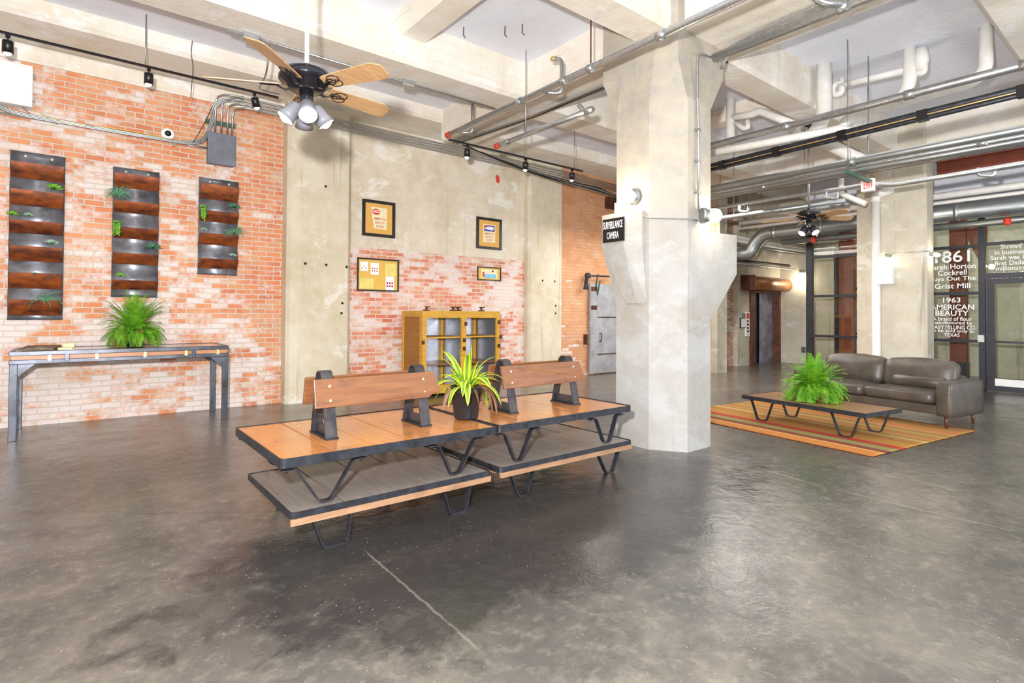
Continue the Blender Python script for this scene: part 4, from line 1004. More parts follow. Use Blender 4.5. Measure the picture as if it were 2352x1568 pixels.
# low platform table: local x across, y along
t = thing('coffee_table', 'low plank-topped table with black bent-bar legs on the striped rug', 'table', (7.86, 3.27, .0096), math.radians(-9.5))
TW, TL, TH = .80, 1.72, .33
m = M()
for k in range(6): m.box(-TW/2+.012, TW/2-.012, -TL/2+.012+k*(TL-.024)/6+.002, -TL/2+.012+(k+1)*(TL-.024)/6-.002, TH-.035, TH-.001)
m.build('deck', MT['tabletop'], t, local=True)
m = M().box(-TW/2, -TW/2+.014, -TL/2, TL/2, TH-.05, TH+.003).box(TW/2-.014, TW/2, -TL/2, TL/2, TH-.05, TH+.003).box(-TW/2, TW/2, -TL/2, -TL/2+.014, TH-.05, TH+.003).box(-TW/2, TW/2, TL/2-.014, TL/2, TH-.05, TH+.003)
m.build('iron_rim', MT['black'], t, local=True)
for s in (-1, 1):
    for y in (-.58, .58):
        x = s*.33
        M().ribbon(bend([(x, y-.24, TH-.055), (x, y-.17, TH-.055), (x, y-.07, .006), (x, y+.07, .006), (x, y+.17, TH-.055), (x, y+.24, TH-.055)], .03), .045, .009, (1, 0, 0)).build('leg', MT['black'], t, local=True)
fern('big bright green fern on the low lounge table', 7.98, 3.35,   .339, .36, .50, 180, .12, .15, seed=11)
# sofa: local +y runs along the seat toward the far arm, faces -x
t = thing('sofa', 'taupe leather two-cushion sofa with bolster on wooden legs by the rear column', 'sofa', (9.62, 3.08, .0096), math.radians(-10.5))
SD, SL = .88, 2.25
def cushion(x0, x1, y0, y1, z0, z1, r=.06, puff=.03, name='cushion', mat=None, par=None, tilt=0.):
    m = M(); nx_, ny_, nz_ = 8, 12, 6; grid = {}
    cx_, cy_, cz_ = (x0+x1)/2, (y0+y1)/2, (z0+z1)/2; hx, hy, hz = (x1-x0)/2, (y1-y0)/2, (z1-z0)/2
    def pt(i, j, k):
        key = (i, j, k)
        if key in grid: return grid[key]
        u, v, w_ = 2*i/nx_-1, 2*j/ny_-1, 2*k/nz_-1
        p = V(u*hx, v*hy, w_*hz)
        q = V(max(-hx+r, min(hx-r, p.x)), max(-hy+r, min(hy-r, p.y)), max(-hz+min(r, hz*.9), min(hz-min(r, hz*.9), p.z)))
        d = p-q
        if d.length > 1e-6: p = q+d.normalized()*min(r, d.length)
        a, b, c = (1-u*u), (1-v*v), (1-w_*w_)
        p += V(u*puff*b*c, v*puff*a*c*.4, w_*puff*a*b)
        p.x += tilt*(p.z)
        grid[key] = len(m.v); m.v.append(V(cx_, cy_, cz_)+p); return grid[key]
    def face(f): m.f.append(f); m.s.append(True)
    for i in range(nx_):
        for j in range(ny_):
            for k in (0, nz_): face((pt(i, j, k), pt(i+1, j, k), pt(i+1, j+1, k), pt(i, j+1, k)))
    for i in range(nx_):
        for k in range(nz_):
            for j in (0, ny_): face((pt(i, j, k), pt(i+1, j, k), pt(i+1, j, k+1), pt(i, j, k+1)))
    for j in range(ny_):
        for k in range(nz_):
            for i in (0, nx_): face((pt(i, j, k), pt(i, j+1, k), pt(i, j+1, k+1), pt(i, j, k+1)))
    return m.build(name, mat or MT['sofa'], par if par is not None else t, local=True)
cushion(-.43, .45, -SL/2+.02, SL/2-.02, .17, .30, .02, 0, 'base')
cushion(.26, .46, -SL/2+.18, SL/2-.18, .26, .66, .05, .0, 'back_frame')
for s in (-1, 1): cushion(-.45, .46, min(s*SL/2, s*(SL/2-.19)), max(s*SL/2, s*(SL/2-.19)), .15, .62, .035, .008, 'arm')
for a, b in ((-.925, -.005), (.005, .925)):
    cushion(-.46, .28, a, b, .30, .46, .05, .022, 'seat_cushion'); cushion(.06, .30, a, b, .45, .84, .08, .04, 'back_cushion', tilt=.22)
m = M().lathe([(.0, -.33), (.065, -.33), (.085, -.31), (.088, 0), (.085, .31), (.065, .33), (0, .33)], (-.02, -.55, .55), Matrix.Rotation(math.pi/2, 3, 'X'), 20)
m.build('bolster', MT['sofa'], t, local=True)
for x in (-.36, .36):
    for y in (-SL/2+.1, SL/2-.1): M().lathe([(.014, 0), (.024, .17)], (x, y, 0), n=12).build('leg', MT['legwood'], t, local=True)
# ================================================================== PIPES ALONG THE BEAMS (run away from the wall, along Y)
def pipe(name, label, pts, r, mat='galv', n=10, group=None, fit=(), red=None, cat='pipe'):
    pts = [Vector(p) for p in pts]
    lo = min(pts, key=lambda p: p.z); t = thing(name, label, cat, tuple(lo), group=group)
    M().tube(pts, r, n).build('run', MT[mat], t)
    for f in fit:                       # couplings at fractions along the first straight
        p = pts[0].lerp(pts[-1], f); d = (pts[-1]-pts[0]).normalized()
        M().tube([p-d*.05, p+d*.05], r*1.22, n).build('coupling', MT[mat], t)
    if red: M().tube([Vector(red), Vector(red)+(pts[0]-pts[1]).normalized()*.09], r*1.15, n).build('end_cap', MT['red'], t)
    return t
GP = 'steel pipes hung below the beams'
P1X, P1Z = 4.42, 4.2
t = pipe('sprinkler_pipe', 'long sprinkler pipe passing in front of the big column, red cap at its far end', [(P1X, 7.05, P1Z), (P1X, -2, P1Z)], .04, group=GP, fit=(.18, .27, .42), red=(P1X, 7.06, P1Z))
XB = P1X+.2
for pa, ya, yb_px, head in ((1290, 208, 137, True), (1085, 296, 236, False)):
    yv_ = at(pa, ya, X=XB).y; za, zb2 = at(pa, ya, X=XB).z, at(pa, yb_px, X=XB).z
    P_ = [(P1X, yv_+.16, P1Z), (XB-.04, yv_+.06, P1Z-.01), (XB, yv_, P1Z), (XB, yv_, zb2)]
    if head: P_ = P_+[(XB, yv_+.13, zb2+.06)]
    M().tube(bend(P_, .08), .025, 8).build('branch', MT['galv'], t)
    if head: M().tube([(XB, yv_+.10, zb2+.05), (XB, yv_+.17, zb2+.07)], .03, 8).build('sprinkler_head', MT['brass'], t)
HY = at(1357, 145, X=P1X).y
M().tube([(P1X, HY, P1Z), (P1X, HY, CZ if abs(HY-3.87) > .25 else BZ)], .008, 6).build('hanger', MT['rustd'], t)
M().tube([(P1X, HY-.04, P1Z), (P1X, HY+.04, P1Z)], .05, 10).build('clamp', MT['galv'], t)
P2X, P2Z = 4.93, 4.0
t = pipe('sprinkler_pipe', 'short sprinkler pipe ending in a red cap, left of the big column head', [(P2X, 6.5, P2Z), (P2X, 4.62, P2Z)], .036, group=GP, fit=(.1, .96), red=(P2X, 6.51, P2Z))
M().tube(bend([(P2X, 6.4, P2Z), (P2X+.13, 6.5, P2Z+.02), (P2X+.2, 6.62, P2Z+.10)], .06), .026, 8).build('branch', MT['galv'], t)
M().tube(bend([(P2X, 4.72, P2Z), (P2X+.10, 4.84, P2Z+.04), (P2X+.12, 4.98, P2Z+.18)], .06), .028, 8).build('branch', MT['galv'], t)
M().tube([(P2X, 5.9, P2Z), (P2X, 5.9, CZ)], .007, 6).build('hanger', MT['galv'], t)
t = pipe('sprinkler_pipe', 'bright sprinkler pipe running toward the camera from the big column head', [(5.66, 3.45, 4.42), (5.52, -2, 4.34)], .047, group=GP, fit=(.25,))
M().tube(bend([(5.62, 2.05, 4.4), (5.5, 2.2, 4.44), (5.42, 2.3, 4.55)], .06), .035, 8).build('branch', MT['galv'], t)
pipe('sprinkler_pipe', 'long upper sprinkler pipe right of the big column, in front of the white drains', [(7.37, 6.1, 4.0), (7.37, -2, 4.0)], .047, group=GP, fit=(.12, .33, .5, .62))
# dark lighting duct with a tan stripe
tx, tz = 7.62, 3.78
y0_, y1_ = 6.1, -2
t = thing('lighting_duct', 'black double-tube lighting duct with tan stripe under the sprinkler pipe', 'duct', (tx, 2, tz))
a = at(1629, 382, Z=tz); b = at(2352, 202, Z=tz); dx = (b.x-a.x)/(b.y-a.y)
Lp = lambda y, dz=0., ddx=0.: V(a.x+(y-a.y)*dx+ddx, y, tz+dz)
M().tube([Lp(y0_), Lp(y1_)], .036, 10).build('upper_tube', MT['black'], t); M().tube([Lp(y0_, -.062), Lp(y1_, -.062)], .026, 10).build('lower_tube', MT['black'], t)
M().tube([Lp(y0_, -.034, -.026), Lp(y1_, -.034, -.026)], .009, 6).build('stripe', MT['brass'], t)
for k in range(8): M().bar(Lp(5.4-k*.85, -.03), Lp(5.30-k*.85, -.03), .09, .12).build('bracket', MT['blackp'], t)
# grouped big pipes + tray
RK = [(8.21, 296, .052), (8.33, 311, .034), (8.46, 322, .038)]
zk = [at(2352, py, X=x).z for x, py, r in RK]
for (x, py, r), z, mt, l, ft in zip(RK, zk, ('galvd', 'galv', 'galvd'), ('thick upper silver pipe of the right-hand pipe rack', 'second silver pipe of the rack, just under the thick one', 'dark grey pipe of the rack, third down'), ((.45, .72), (.6,), (.3,))):
    pipe('service_pipe', l, [(x, 7.0, z), (x, -2, z)], r, mt, 12, 'pipes on the right-hand rack', ft)
ZR = zk[2]-.06
for k in range(4):
    x = 8.58+.07*k; z = at(2352, 329+1.5*k, X=x).z
    pipe('thin_pipe', ['thin silver pipe in the rack, nearest the dark grey one', 'thin silver pipe low in the rack, middle', 'thin silver pipe low in the rack, next to the copper one', 'thinnest copper-toned pipe at the bottom of the rack'][k],
         [(x, 7, z), (x, -2, z)], .013, ['galv', 'galv', 'galv', 'rustd'][k], 6, 'thin pipes on the rack')
for yy_, l in ((2.95, 'galvanised strut hanger under the pipe rack near the exit sign'), (6.6, 'galvanised strut hanger under the pipe rack by the big column')):
    t = thing('pipe_hanger', l, 'hanger', (8.5, yy_, ZR-.1), group='pipe rack hangers')
    M().box(8.05, 8.85, yy_-.03, yy_+.03, ZR-.06, ZR-.02).build('strut', MT['green'], t)
    for x in (8.09, 8.82): M().tube([(x, yy_, ZR-.04), (x, yy_, 5.2)], .007, 6).build('rod', MT['galvd'], t)
t = pipe('sprinkler_pipe', 'sprinkler pipe lower right with a looped drop, over the lettered glass', bend([(9.96, 6.6, 3.62), (9.96, 3.55, 3.60), (9.9, 3.3, 3.60), (9.9, 3.0, 3.52), (9.9, 2.8, 3.52), (9.9, -2, 3.60)], .15), .036, group=GP)
for y in (1.95, 3.95, 5.5):
    M().tube(bend([(9.92, y, 3.58), (9.92, y+.01, 3.48), (9.92, y-.17, 3.43), (9.92, y-.18, 3.55)], .08), .026, 8).build('loop_drop', MT['galv'], t)
t = pipe('service_pipe', 'grey pipe low on the far side, between the big and rear columns', [(10.6, 7.6, 3.52), (10.6, 3.9, 3.52)], .045, 'galvd', 10, GP, fit=(.3, .7))
for y in (4.6, 6.0): M().tube([(10.6, y, 3.52), (10.6, y, CZ)], .008, 6).build('hanger', MT['galvd'], t)
pipe('white_pipe', 'long white drain pipe over the glazing, upper one', [(13.4, 7.4, 3.86), (13.6, -2, 3.92)], .07, 'whitepipe', 12, 'white drains over the glazing')
pipe('white_pipe', 'long white drain pipe over the glazing, lower thin one', [(13.3, 7.4, 3.70), (13.42, -2, 3.76)], .035, 'whitepipe', 10, 'white drains over the glazing')
t = thing('spiral_duct', 'large galvanised round duct over the glazing, stepping down at its far end', 'duct', (13.45, 3, 3.0))
M().tube(bend([(13.62, -2, 3.55), (13.62, 6.9, 3.55), (13.62, 7.15, 3.3), (13.62, 7.25, 3.08), (13.62, 8.1, 3.08)], .25, 6), .16, 20).build('duct', MT['galvd'], t)
for y in (5.5, 3.0, 6.6): M().tube([(13.62, y-.04, 3.55), (13.62, y+.04, 3.55)], .175, 20).build('band', MT['galv'], t)
pipe('service_pipe', 'dull steel pipe directly beneath the round duct', [(13.75, 6.5, 3.30), (13.75, -2, 3.30)], .07, 'galvd', 10, GP)
for y, l in ((2.28, 'small orange-capped valve under the duct above the glass door'), (5.75, 'small orange-capped valve under the duct left of the rear column')):
    tag(M().lathe([(.03, -.12), (.06, -.1), (.06, 0), (.03, .02)], (13.7, y, 3.33), n=10).build('valve', MT['red']), l, 'valve', 'orange-capped valves')
t = M().box(12.95, 13.10, -3, 3.19, 4.18, 4.20).box(12.95, 13.10, -3, 3.19, 4.44, 4.46).box(13.02, 13.04, -3, 3.19, 4.19, 4.45)
tag(t.build('steel_beam', MT['redsteel']), 'oxide-red steel beam running right from the rear column top', 'beam')
# far lobby pipes
for k, (z, x, r, mt, l) in enumerate(((3.05, 14.9, .04, 'black', 'dark pipe along the lobby wall above the lift'), (2.92, 15.3, .03, 'galv', 'bright pipe along the lobby wall, under the dark one'))):
    pipe('lobby_pipe', l, [(13.5, 8.3-.15*k, z), (17.6, 8.1-.15*k, z)], r, mt, 8, 'lobby pipes')
for k, l in enumerate(('white lobby pipe nearest the round duct', 'white lobby pipe second from the round duct', 'thin grey lobby pipe beside the white pair')):
    pipe('lobby_pipe', l, [(12.0+.25*k, 8.3, 3.72-.12*k), (17.5, 7.6-.25*k, 3.52-.12*k)], (.06, .05, .03)[k], ('whitepipe', 'whitepipe', 'galvd')[k], 10, 'lobby pipes')
for k in range(7):
    x = 12.1+k*.33; tag(M().tube([(x, 7.2+.1*(k % 3), 3.6), (x, 7.2+.1*(k % 3), CZ)], .008, 5).build('hanger_rod', MT['galvd']), ['nearest', 'second', 'third', 'fourth', 'fifth', 'sixth', 'farthest'][k]+' of seven thin threaded hanger rods above the lobby', 'rod', 'threaded rods over the lobby')
# ================================================================== WHITE DRAIN PIPES UNDER THE SLAB
def px_path(L, X): return [at(x, y, X=X) for x, y in L]
GW = 'white drains under the slab'
X_ = at(2090, 112, Z=CZ).x
r1 = at(2090, 112, Z=CZ); 
t = pipe('white_drain', 'white drain riser with long side arm and trap, near the top right ceiling', bend([V(X_, r1.y, CZ), *px_path([(2090, 195)], X_), *px_path([(2065, 235)], X_)], .15), .085, 'whitepipe', 14, GW)
M().tube([at(2090, 160, X=X_), at(1925, 198, X=X_)], .05, 12).build('side_arm', MT['whitepipe'], t)
M().tube(bend(px_path([(1940, 190), (1912, 196), (1914, 219), (1934, 214), (1934, 180)], X_), .14, 5), .045, 12).build('trap', MT['whitepipe'], t)
M().tube(bend(px_path([(2100, 168), (2124, 168), (2124, 140)], X_), .14, 5), .04, 12).build('trap', MT['whitepipe'], t)
M().lathe([(.05, 0), (.09, .12), (.07, .3)], at(2117, 162, X=X_), n=14).build('funnel', MT['whitepipe'], t)
X_ = at(1893, 175, Z=CZ).x
pipe('white_drain', 'thick white drain riser that bends left into the pipes, right of the near beam', bend([V(at(1893, 200, Y=3.46).x, 3.46, CZ)]+[at(x, y, Y=3.46) for x, y in ((1893, 270), (1870, 310), (1830, 330))], .25), .10, 'whitepipe', 14, GW)
X_ = at(2265, 60, Z=CZ).x
pipe('white_drain', 'white drain from a right-hand riser sloping left under the sprinkler pipe', bend([at(2265, 60, Z=CZ)]+px_path([(2265, 160), (2230, 190), (1960, 262), (1935, 285), (1932, 315)], X_), .25), .075, 'whitepipe', 14, GW, fit=())
X_ = 8.8
t = pipe('white_drain', 'white drain riser with a swan-neck trap just right of the big column', bend([V(X_, at(1678, 250, X=X_).y, CZ)]+px_path([(1678, 320), (1690, 332)], X_), .15), .075, 'whitepipe', 14, GW)
M().tube(bend(px_path([(1683, 270), (1730, 262), (1745, 255), (1835, 290)], X_), .12), .06, 12).build('side_arm', MT['whitepipe'], t)
M().tube(bend(px_path([(1690, 282), (1708, 295), (1719, 292), (1716, 276)], X_), .12, 5), .04, 12).build('trap', MT['whitepipe'], t)
pipe('white_drain', 'fat white drain bend beside the small dark fan canopy', bend(px_path([(1825, 285), (1825, 310), (1845, 325), (1900, 330), (1985, 372)], 9.3), .2), .09, 'whitepipe', 14, GW)
pipe('white_drain', 'white drain running level behind the black lighting duct', [(7.25, 4.55, 3.86), (7.7, 2.9, 3.90), (8.1, 2.75, 3.88)], .055, 'whitepipe', 12, GW)
pipe('white_drain', 'short white drain leg hanging left of the exit sign', bend([V(11.3, at(1932, 405, X=11.3).y, CZ)]+px_path([(1932, 445), (1988, 468)], 11.3), .05), .05, 'whitepipe', 10, GW)
# ================================================================== CONDUITS ON BRICK WALL AND BEAMS
YW = 9.2
def yz(px, py, Y=YW): return at(px, py, Y=Y)
g0 = yz(478, 372, 9.4); g1 = yz(540, 314, 9.4)
t = thing('junction_box', 'grey square junction box on the brick with conduits from its top', 'box', ((g0.x+g1.x)/2, 9.45, g0.z))
M().box(g0.x, g1.x, 9.40, 9.545, g0.z, g1.z).build('body', plain('slate_grey_enamel', '#6b6f7a', .45), t, bev=.006)
M().box(g0.x-.01, g1.x+.01, 9.385, 9.40, g0.z-.01, g1.z+.01).build('cover', bpy.data.materials['slate_grey_enamel'], t, bev=.004)
w0 = yz(473, 268, 9.5); w1 = yz(541, 280, 9.5)
tag(M().box(w0.x, w1.x, 9.49, 9.545, w0.z-.09, w0.z-.03).build('strut_channel', MT['green']), 'dark green slotted strut holding the conduits above the grey box', 'strut')
far = 1418
for k in range(4):
    xpx = (494, 508, 522, 533)[k]; ytop = (224, 234, 246, 257)[k]; c = yz(xpx, 300, 9.44)
    dz = zat(ytop, yz(560, ytop).x, YW)
    zz = [at(560, ytop, Y=YW).z, 4.80-.045*k]
    ze = 4.80-.05*k
    path = bend([V(c.x, 9.44, g1.z), V(c.x, 9.40, ze), V(c.x+.12, YW, ze), V(9.0, YW, ze-.02), V(11.3, YW, ze-.06)], .16, 6)
    t = pipe('conduit', ['top conduit', 'second conduit', 'third conduit', 'lowest conduit'][k]+' bending right from the grey box along the whole brick and concrete wall', path, .014, 'galv', 8, 'conduits from the grey box', cat='conduit')
t = pipe('conduit', 'galvanised conduit sloping along the brick from the left edge to the grey box', [yz(-40, 253, 9.5), yz(300, 308, 9.5), yz(440, 334, 9.5), yz(480, 341, 9.5)], .016, 'galv', 8, cat='conduit')
for px, py in ((130, 275), (285, 300), (400, 327)): q = yz(px, py+4, 9.5); M().box(q.x-.012, q.x+.012, 9.48, 9.549, q.z-.03, q.z+.02).build('clip', MT['galvd'], t)
for k in range(3):
    o_ = k*5
    P = bend([yz(-30, 226+o_, 9.48), yz(20, 252+o_*.6, 9.47), yz(70, 264+o_*.6, 9.47), yz(300, 305+o_*.5, 9.46), yz(430, 327+o_*.4, 9.46), yz(470, 318+o_, 9.46), yz(484+o_*.7, 280, 9.44), yz(488+o_*.8, 245, 9.42), yz(505+o_, 228+o_*.4, 9.36), yz(560, 222+o_, 9.25)], .15, 4)
    tag(M().tube(P, .013, 7).build('grey_cable', MT['galvd']), ['outer', 'middle', 'inner'][k]+' grey cable draped along the brick and up past the grey box', 'cable', 'grey cables on the brick')
tag(M().tube(bend([yz(54, 225, 9.46), yz(60, 245, 9.45), yz(140, 280, 9.43), yz(300, 300, 9.43), yz(400, 322, 9.43)], .2), .004, 5).build('yellow_cable', plain('yellow_cable', '#e0c832', .5)), 'thin yellow cable looping from the white box along the brick', 'cable')
tag(M().tube(bend([yz(0, 237, 9.46), yz(50, 225, 9.46), yz(45, 240, 9.45), yz(70, 262, 9.44)], .08), .004, 5).build('black_cable', MT['blackp']), 'thin black cable looping under the white box', 'cable')
tag(M().tube([yz(443, 328, 9.42), yz(470, 282, 9.38), yz(487, 245, 9.38)], .004, 5).build('black_cable', MT['blackp']), 'thin black cable slanting up beside the grey box conduits', 'cable')
t = thing('electrical_box', 'white enamel electrical box at the left edge, high on the brick', 'box', (yz(20, 220, 9.45).x, 9.4, yz(20, 220, 9.4).z))
q0 = yz(-90, 222, 9.36); q1 = yz(76, 152, 9.36)
M().box(q0.x, q1.x, 9.36, 9.545, q0.z+.03, q1.z).build('body', MT['white'], t, bev=.008)
for z in (q1.z-.12, q0.z+.15): M().box(q1.x, q1.x+.02, 9.38, 9.43, z-.03, z+.03).build('hinge', MT['galvd'], t)
q = yz(385, 308, 9.54)
t = thing('dome_camera', 'white dome camera with dark eye on the brick above the middle planter', 'camera', tuple(q)); RYm = Matrix.Rotation(math.pi/2, 3, 'X')
M().lathe([(.09, 0), (.09, .02), (.07, .04), (.05, .045)], q, RYm, 22).build('housing', MT['white'], t); M().lathe([(.045, .035), (.04, .06), (.02, .075), (0, .078)], q, RYm, 16).build('lens', MT['blackp'], t)
# conduit along the first beam, with boxes
zb_ = BZ-.025; yb_ = 6.72
t = pipe('conduit', 'conduit along the near beam underside with two steel boxes, behind the fan', [(1.30, yb_, zb_), (5.0, yb_, zb_)], .016, 'galv', 8, cat='conduit')
for px in (578, 932):
    x = at(px, 80 if px < 600 else 193, Z=zb_).x
    M().box(x-.085, x+.085, yb_-.05, yb_+.05, zb_-.05, zb_+.024).build('box', MT['galv'], t, bev=.008)
x0_ = at(590, 110, Z=zb_).x
tag(M().tube(bend([V(x0_+.08, yb_, zb_-.04), V(x0_+.1, yb_+.2, zb_-.3), at(593, 205, Z=4.32), at(640, 216, Y=7.75)], .12), .011, 7).build('flex_conduit', MT['galvd']), 'flexible conduit dropping from the beam box to the left light track', 'conduit')
for k in range(5):
    P = [V(5.36+.03*k, 8.5, 4.60), V(5.52+.022*k, 6.5, 4.56+.012*(k % 3)), V(5.60+.02*k, 5.6, 4.60), V(5.66+.02*k, 4.65, 4.62)]
    tag(M().tube(bend(P, .3), .010, 6).build('beam_cable', MT['blackp' if k % 2 else 'galvd']), ['leftmost', 'second', 'middle', 'fourth', 'rightmost'][k]+' of the five cables bundled under the beam left of the big column', 'cable', 'cables under the left beam')
for k in range(4):
    P = [V(5.95, 3.50+.01*k, 4.40), V(5.93-.02*k, 3.42, 4.58), V(5.92-.028*k, 2.9, 4.62), V(5.86-.03*k, -2, 4.62)]
    tag(M().tube(bend(P, .08), .013, 7).build('beam_conduit', MT['galv']), ['rightmost', 'second from right', 'third from right', 'leftmost'][k]+' bright conduit of four under the beam right of the big column', 'conduit', 'conduits under the right beam')
for k in range(7):
    P = sag(V(5.5+.1*k, 8.52-.02*(k % 3), 4.62-.015*k), V(9.2, 8.6-.03*k, 4.35-.03*(k % 4)), .05+.02*(k % 3))+[V(11.2, 8.7, 4.2-.03*(k % 3))]
    tag(M().tube(P, .011, 6).build('wall_cable', MT['blackp' if k % 3 else 'galvd']), ['topmost', 'second', 'third', 'fourth', 'fifth', 'sixth', 'lowest'][k]+' of seven cables strung along the wall toward the fire door', 'cable', 'cables strung toward the fire door')
# ================================================================== LIGHT TRACKS
def track(label, x0, x1, y, z, heads, rods, grp):
    t = thing('light_track', label, 'light track', ((x0+x1)/2, y, z))
    M().box(x0, x1, y-.018, y+.018, z-.012, z+.012).build('rail', MT['blackp'], t)
    for x in rods: M().tube([(x, y, z), (x, y, CZ-.001)], .008, 6).build('rod', MT['galvd'], t)
    for px, tilt, l in heads:
        x = px; h = thing('track_head', l, 'spotlight', (x, y, z-.2), group=grp)
        ax = V(.45*tilt, .08, -1).normalized(); c = V(x, y, z-.03)
        M().box(x-.02, x+.02, y-.017, y+.017, z-.05, z-.012).tube([c, c-V(0, 0, .06)], .008, 6).build('stem', MT['blackp'], h)
        R = V(0, 0, 1).rotation_difference(ax).to_matrix(); o_ = c-V(0, 0, .05)
        M().lathe([(.046, 0), (.05, .01), (.05, .135), (.043, .135), (.04, .12)], o_, R, 16, cap=False).build('can', MT['blackp'], h)
        M().ball(o_+ax*.125, .036, n=7).build('lamp', MT['glow'], h)
        p = o_+ax*.19; q = V(0, 0, -1).rotation_difference(ax).to_euler()
        light('spot_light', 'SPOT', tuple(p), 14, (1, .88, .68), size=.03, rot=q, spot=1.9)
TZ1 = 4.55
ty = at(300, 144, Z=TZ1).y
hx = lambda px, z, y: at(px, zq(px), Z=z).x
x_ = lambda px, Y: at(px, 400, Y=Y).x
track('black light track along the brick wall with three spots', -2.5, x_(637, ty), ty, TZ1, [(x_(12, ty), 0, 'left-edge black track spotlight above the white box'), (x_(338, ty), 0, 'black track spotlight below the long hanger rod'), (x_(582, ty), .6, 'tilted black track spotlight beside the fan')], (x_(330, ty),), 'spots on the left track')
ty2 = 7.45; TZ2 = at(1180, 356, Y=ty2).z
track('black light track over the framed prints with three spots', x_(1031, ty2), x_(1338, ty2), ty2, TZ2, [(x_(1073, ty2), 0, 'nearest spotlight of the track over the prints'), (x_(1207, ty2), 0, 'middle spotlight of the track over the prints'), (x_(1314, ty2), 0, 'far spotlight of the track, by the big column')], (x_(1204, ty2), x_(1319, ty2)), 'spots on the right track')
# ================================================================== CEILING FANS
MT['blade'] = wood('maple_fan_blade', '#c9a478', '#b08258', '#8f6a44', .35, (1, 10, 10), .2, .3)
MT['shade'] = plain('frosted_grey_shade', '#84848c', .4, 0, .03)
MT['fanmotor'] = plain('dark_chrome_motor', '#35353c', .18, .7, .1)
def fan(label, x, y, zb, R, ph, scale=1., lamps=4, power=10, n=5, miss=(), ztop=CZ):
    t = thing('ceiling_fan', label, 'ceiling fan', (x, y, zb-.3), group='ceiling fans with spot clusters'); s = scale
    M().tube([(x, y, zb+.12*s), (x, y, ztop-.01)], .013*s+.003, 10).build('downrod', MT['white'] if scale == 1 else MT['galv'], t)
    M().lathe([(.02, 0), (.07, -.02), (.075, -.05), (.03, -.07)][::-1], (x, y, ztop), n=18).build('canopy', MT['fanmotor'], t)
    M().lathe([(.05*s, -.055*s), (.12*s, -.05*s), (.15*s, .0), (.195*s, .015*s), (.195*s, .04*s), (.17*s, .08*s), (.10*s, .11*s), (.03*s, .125*s), (.02*s, .15*s)], (x, y, zb), n=36).build('motor', MT['fanmotor'], t)
    fins = M()
    for k in range(24):
        a = 2*math.pi*k/24; u = V(math.cos(a), math.sin(a), 0)
        fins.bar(V(x, y, zb-.046*s)+u*.05*s, V(x, y, zb-.02*s)+u*.135*s, .008, .012)
    fins.build('vent_fins', MT['blackp'], t)
    M().lathe([(.0, -.19*s), (.045*s, -.18*s), (.05*s, -.12*s), (.05*s, -.05*s)], (x, y, zb), n=20).build('light_hub', MT['fanmotor'], t)
    for k in range(n):
        a = ph+2*math.pi*k/n; u = V(math.cos(a), math.sin(a), 0); v = V(-math.sin(a), math.cos(a), 0); nz = (V(0, 0, 1)*.95+v*.31).normalized(); w_ = u.cross(nz)*-1
        c = V(x, y, zb-.02*s); r0, r1 = .17*s, R
        pl = [(r0, -.05), (r0+.02, -.06), (r1-.08, -.082), (r1-.005, -.045), (r1, -.02), (r1, .05), (r1-.02, .078), (r1-.1, .084), (r0+.02, .06), (r0, .05)]
        pts = [c+u*p+w_*q*s for p, q in pl]
        b = M().extr(pts, nz*.007).build('blade', MT['blade'], t)
        br = M().ribbon([c+u*.08*s-V(0, 0, .02), c+u*.15*s-V(0, 0, .035), c+u*.22*s-V(0, 0, .004)], .03*s, .006, v)
        for rr_, oo, ss in ((.028*s, 0, .235*s), (.034*s, .022*s, .27*s), (.034*s, -.022*s, .27*s)):
            cc = c+u*ss+w_*oo-nz*.006
            br.tube([cc+u*rr_*math.cos(q)*1.5+w_*rr_*math.sin(q) for q in [2*math.pi*j/16 for j in range(17)]], .0035, 5, cap=False)
        br.build('blade_arm', MT['fanmotor'], b)
    for k in range(lamps):
        a = ph+.25+2*math.pi*k/lamps; u = V(math.cos(a), math.sin(a), 0); ax = (u*.62-V(0, 0, .8)).normalized(); o_ = V(x, y, zb-.165*s)+u*.055*s
        Rm = V(0, 0, 1).rotation_difference(ax).to_matrix()
        c = M().lathe([(.03*s, 0), (.05*s, .02*s), (.056*s, .10*s), (.068*s, .15*s), (.062*s, .145*s)], o_, Rm, 18, cap=False).build('lamp_shade', MT['shade'] if s == 1 else MT['black'], t)
        M().ball(o_+ax*.12*s, .052*s, n=7).build('bulb', MT['glow'], c)
        p = o_+ax*.22*s
        light('fan_light', 'SPOT', tuple(p), power, (1, .9, .74), size=.03, rot=V(0, 0, -1).rotation_difference(ax).to_euler(), spot=2.2)
fan('wooden-blade ceiling fan with four lit spots, in front of the left brick wall', 1.34, 4.15, 3.20, .71, 2.67)
F2X, F2Y = 9.75, 4.0
z2 = zat(498, at(1858, 498, Y=F2Y).x, F2Y)
fan('smaller-looking ceiling fan with dark spots, hung over the sofa area', at(1858, 498, Y=F2Y).x, F2Y, z2, .71, 5.6, .999, 4, 10, ztop=BZ)
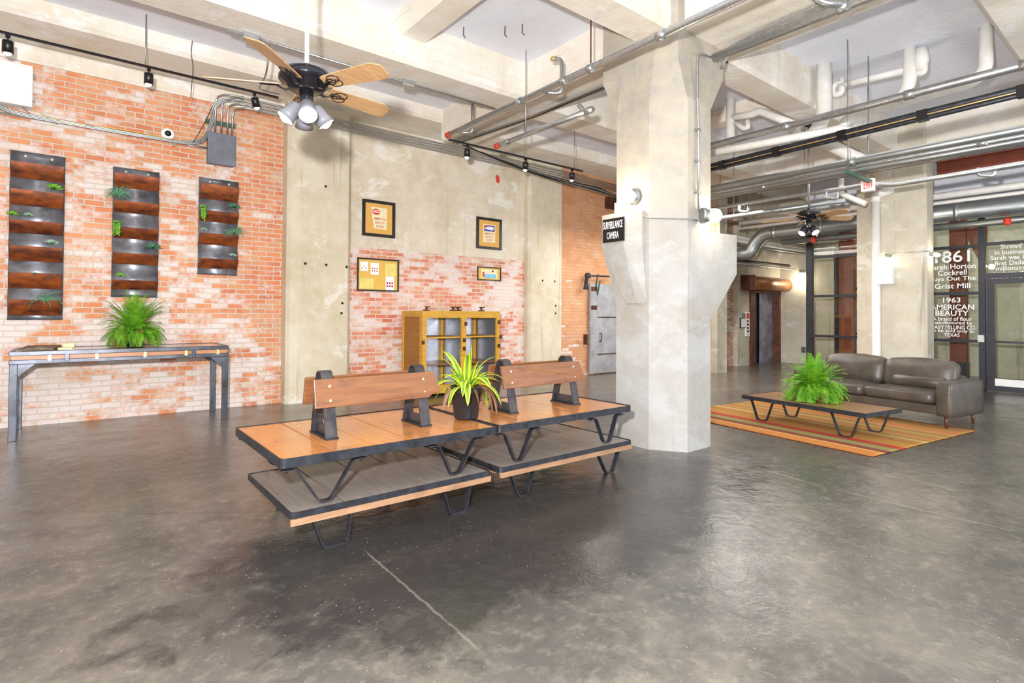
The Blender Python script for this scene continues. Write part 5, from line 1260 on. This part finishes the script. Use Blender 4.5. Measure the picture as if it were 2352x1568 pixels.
# ================================================================== SMALL MARKS AND LOOSE BITS
RY = Matrix.Rotation(math.pi/2, 3, 'X')
q = at(1143, 411, Y=WY-.004)
m = M().extr([q+V(-.05, 0, .06), q+V(-.02, 0, .09), q+V(.04, 0, .06), q+V(.06, 0, -.03), q+V(.02, 0, -.10), q+V(-.04, 0, -.06)], (0, .003, 0))
tag(m.build('paint_patch', MT['red']), 'small red paint patch on the concrete above the blue-label print', 'paint patch')
for k, (px, py, l) in enumerate(((701, 605, 'dark disc for a bolt hole on the left pilaster, left of three in a row'), (749, 608, 'dark disc for a bolt hole on the left pilaster, middle of three in a row'), (796, 613, 'dark disc for a bolt hole on the left pilaster, right of three in a row'),
                             (786, 696, 'dark disc for a bolt hole low at the right edge of the left pilaster, upper of two'), (784, 719, 'dark disc for a bolt hole low at the right edge of the left pilaster, lower of two'), (748, 428, 'dark disc for a bolt hole high on the left pilaster'),
                             (1246, 644, 'dark disc for a bolt hole on the right pilaster, left of an upper pair'), (1274, 646, 'dark disc for a bolt hole on the right pilaster, right of an upper pair'), (1276, 702, 'dark disc for a bolt hole on the right pilaster, upper of the low pair'), (1276, 719, 'dark disc for a bolt hole on the right pilaster, lower of the low pair'))):
    Y_ = 9.28 if px < 900 else 9.36  # dark disc drawn for each bolt hole, its darkness put into the colour
    q = at(px, py, Y=Y_); tag(M().lathe([(.022, -.004), (.022, .01), (.012, .018), (0, .018)], q, RY, 10).build('bolt_hole_disc', MT['blackp']), l, 'bolt', 'bolt holes in the pilasters')
a = at(443, 82, Y=8.59); b = at(438, 225, Y=8.59)
tag(M().tube([a, a+V(-.02, -.01, -.25), V(b.x+.02, 8.57, (a.z+b.z)/2), b], .005, 5).build('loose_wire', MT['rustd']), 'thin rusty wire hanging down the beam over the wall planters', 'wire')
for px, py, l in ((1065, 62, 'thin dark hook wire hanging from the slab between the near beams'), (1160, 60, 'small hook in the slab, left of the pair'), (1200, 55, 'small hook in the slab, right of the pair')):
    q = at(px, py, Z=CZ); tag(M().tube([q, q+V(.01, .02, -.10), q+V(.03, .0, -.13)], .006, 5).build('ceiling_hook', MT['rustd']), l, 'hook', 'hooks in the slab')
for k, (px, py) in enumerate(((840, 32), (928, 66), (749, 68), (748, 3), (928, 126), (903, 118))):
    q = at(px, py, Y=6.21); tag(M().lathe([(.022, -.004), (.022, .006), (.008, .010), (0, .010)], q, RY, 10).build('anchor_plug', MT['paperw']), ['upper left', 'upper right', 'left', 'topmost', 'lower right', 'lower middle'][k]+' round anchor plug in the beam face right of the fan rod', 'anchor', 'anchor plugs in the beam')
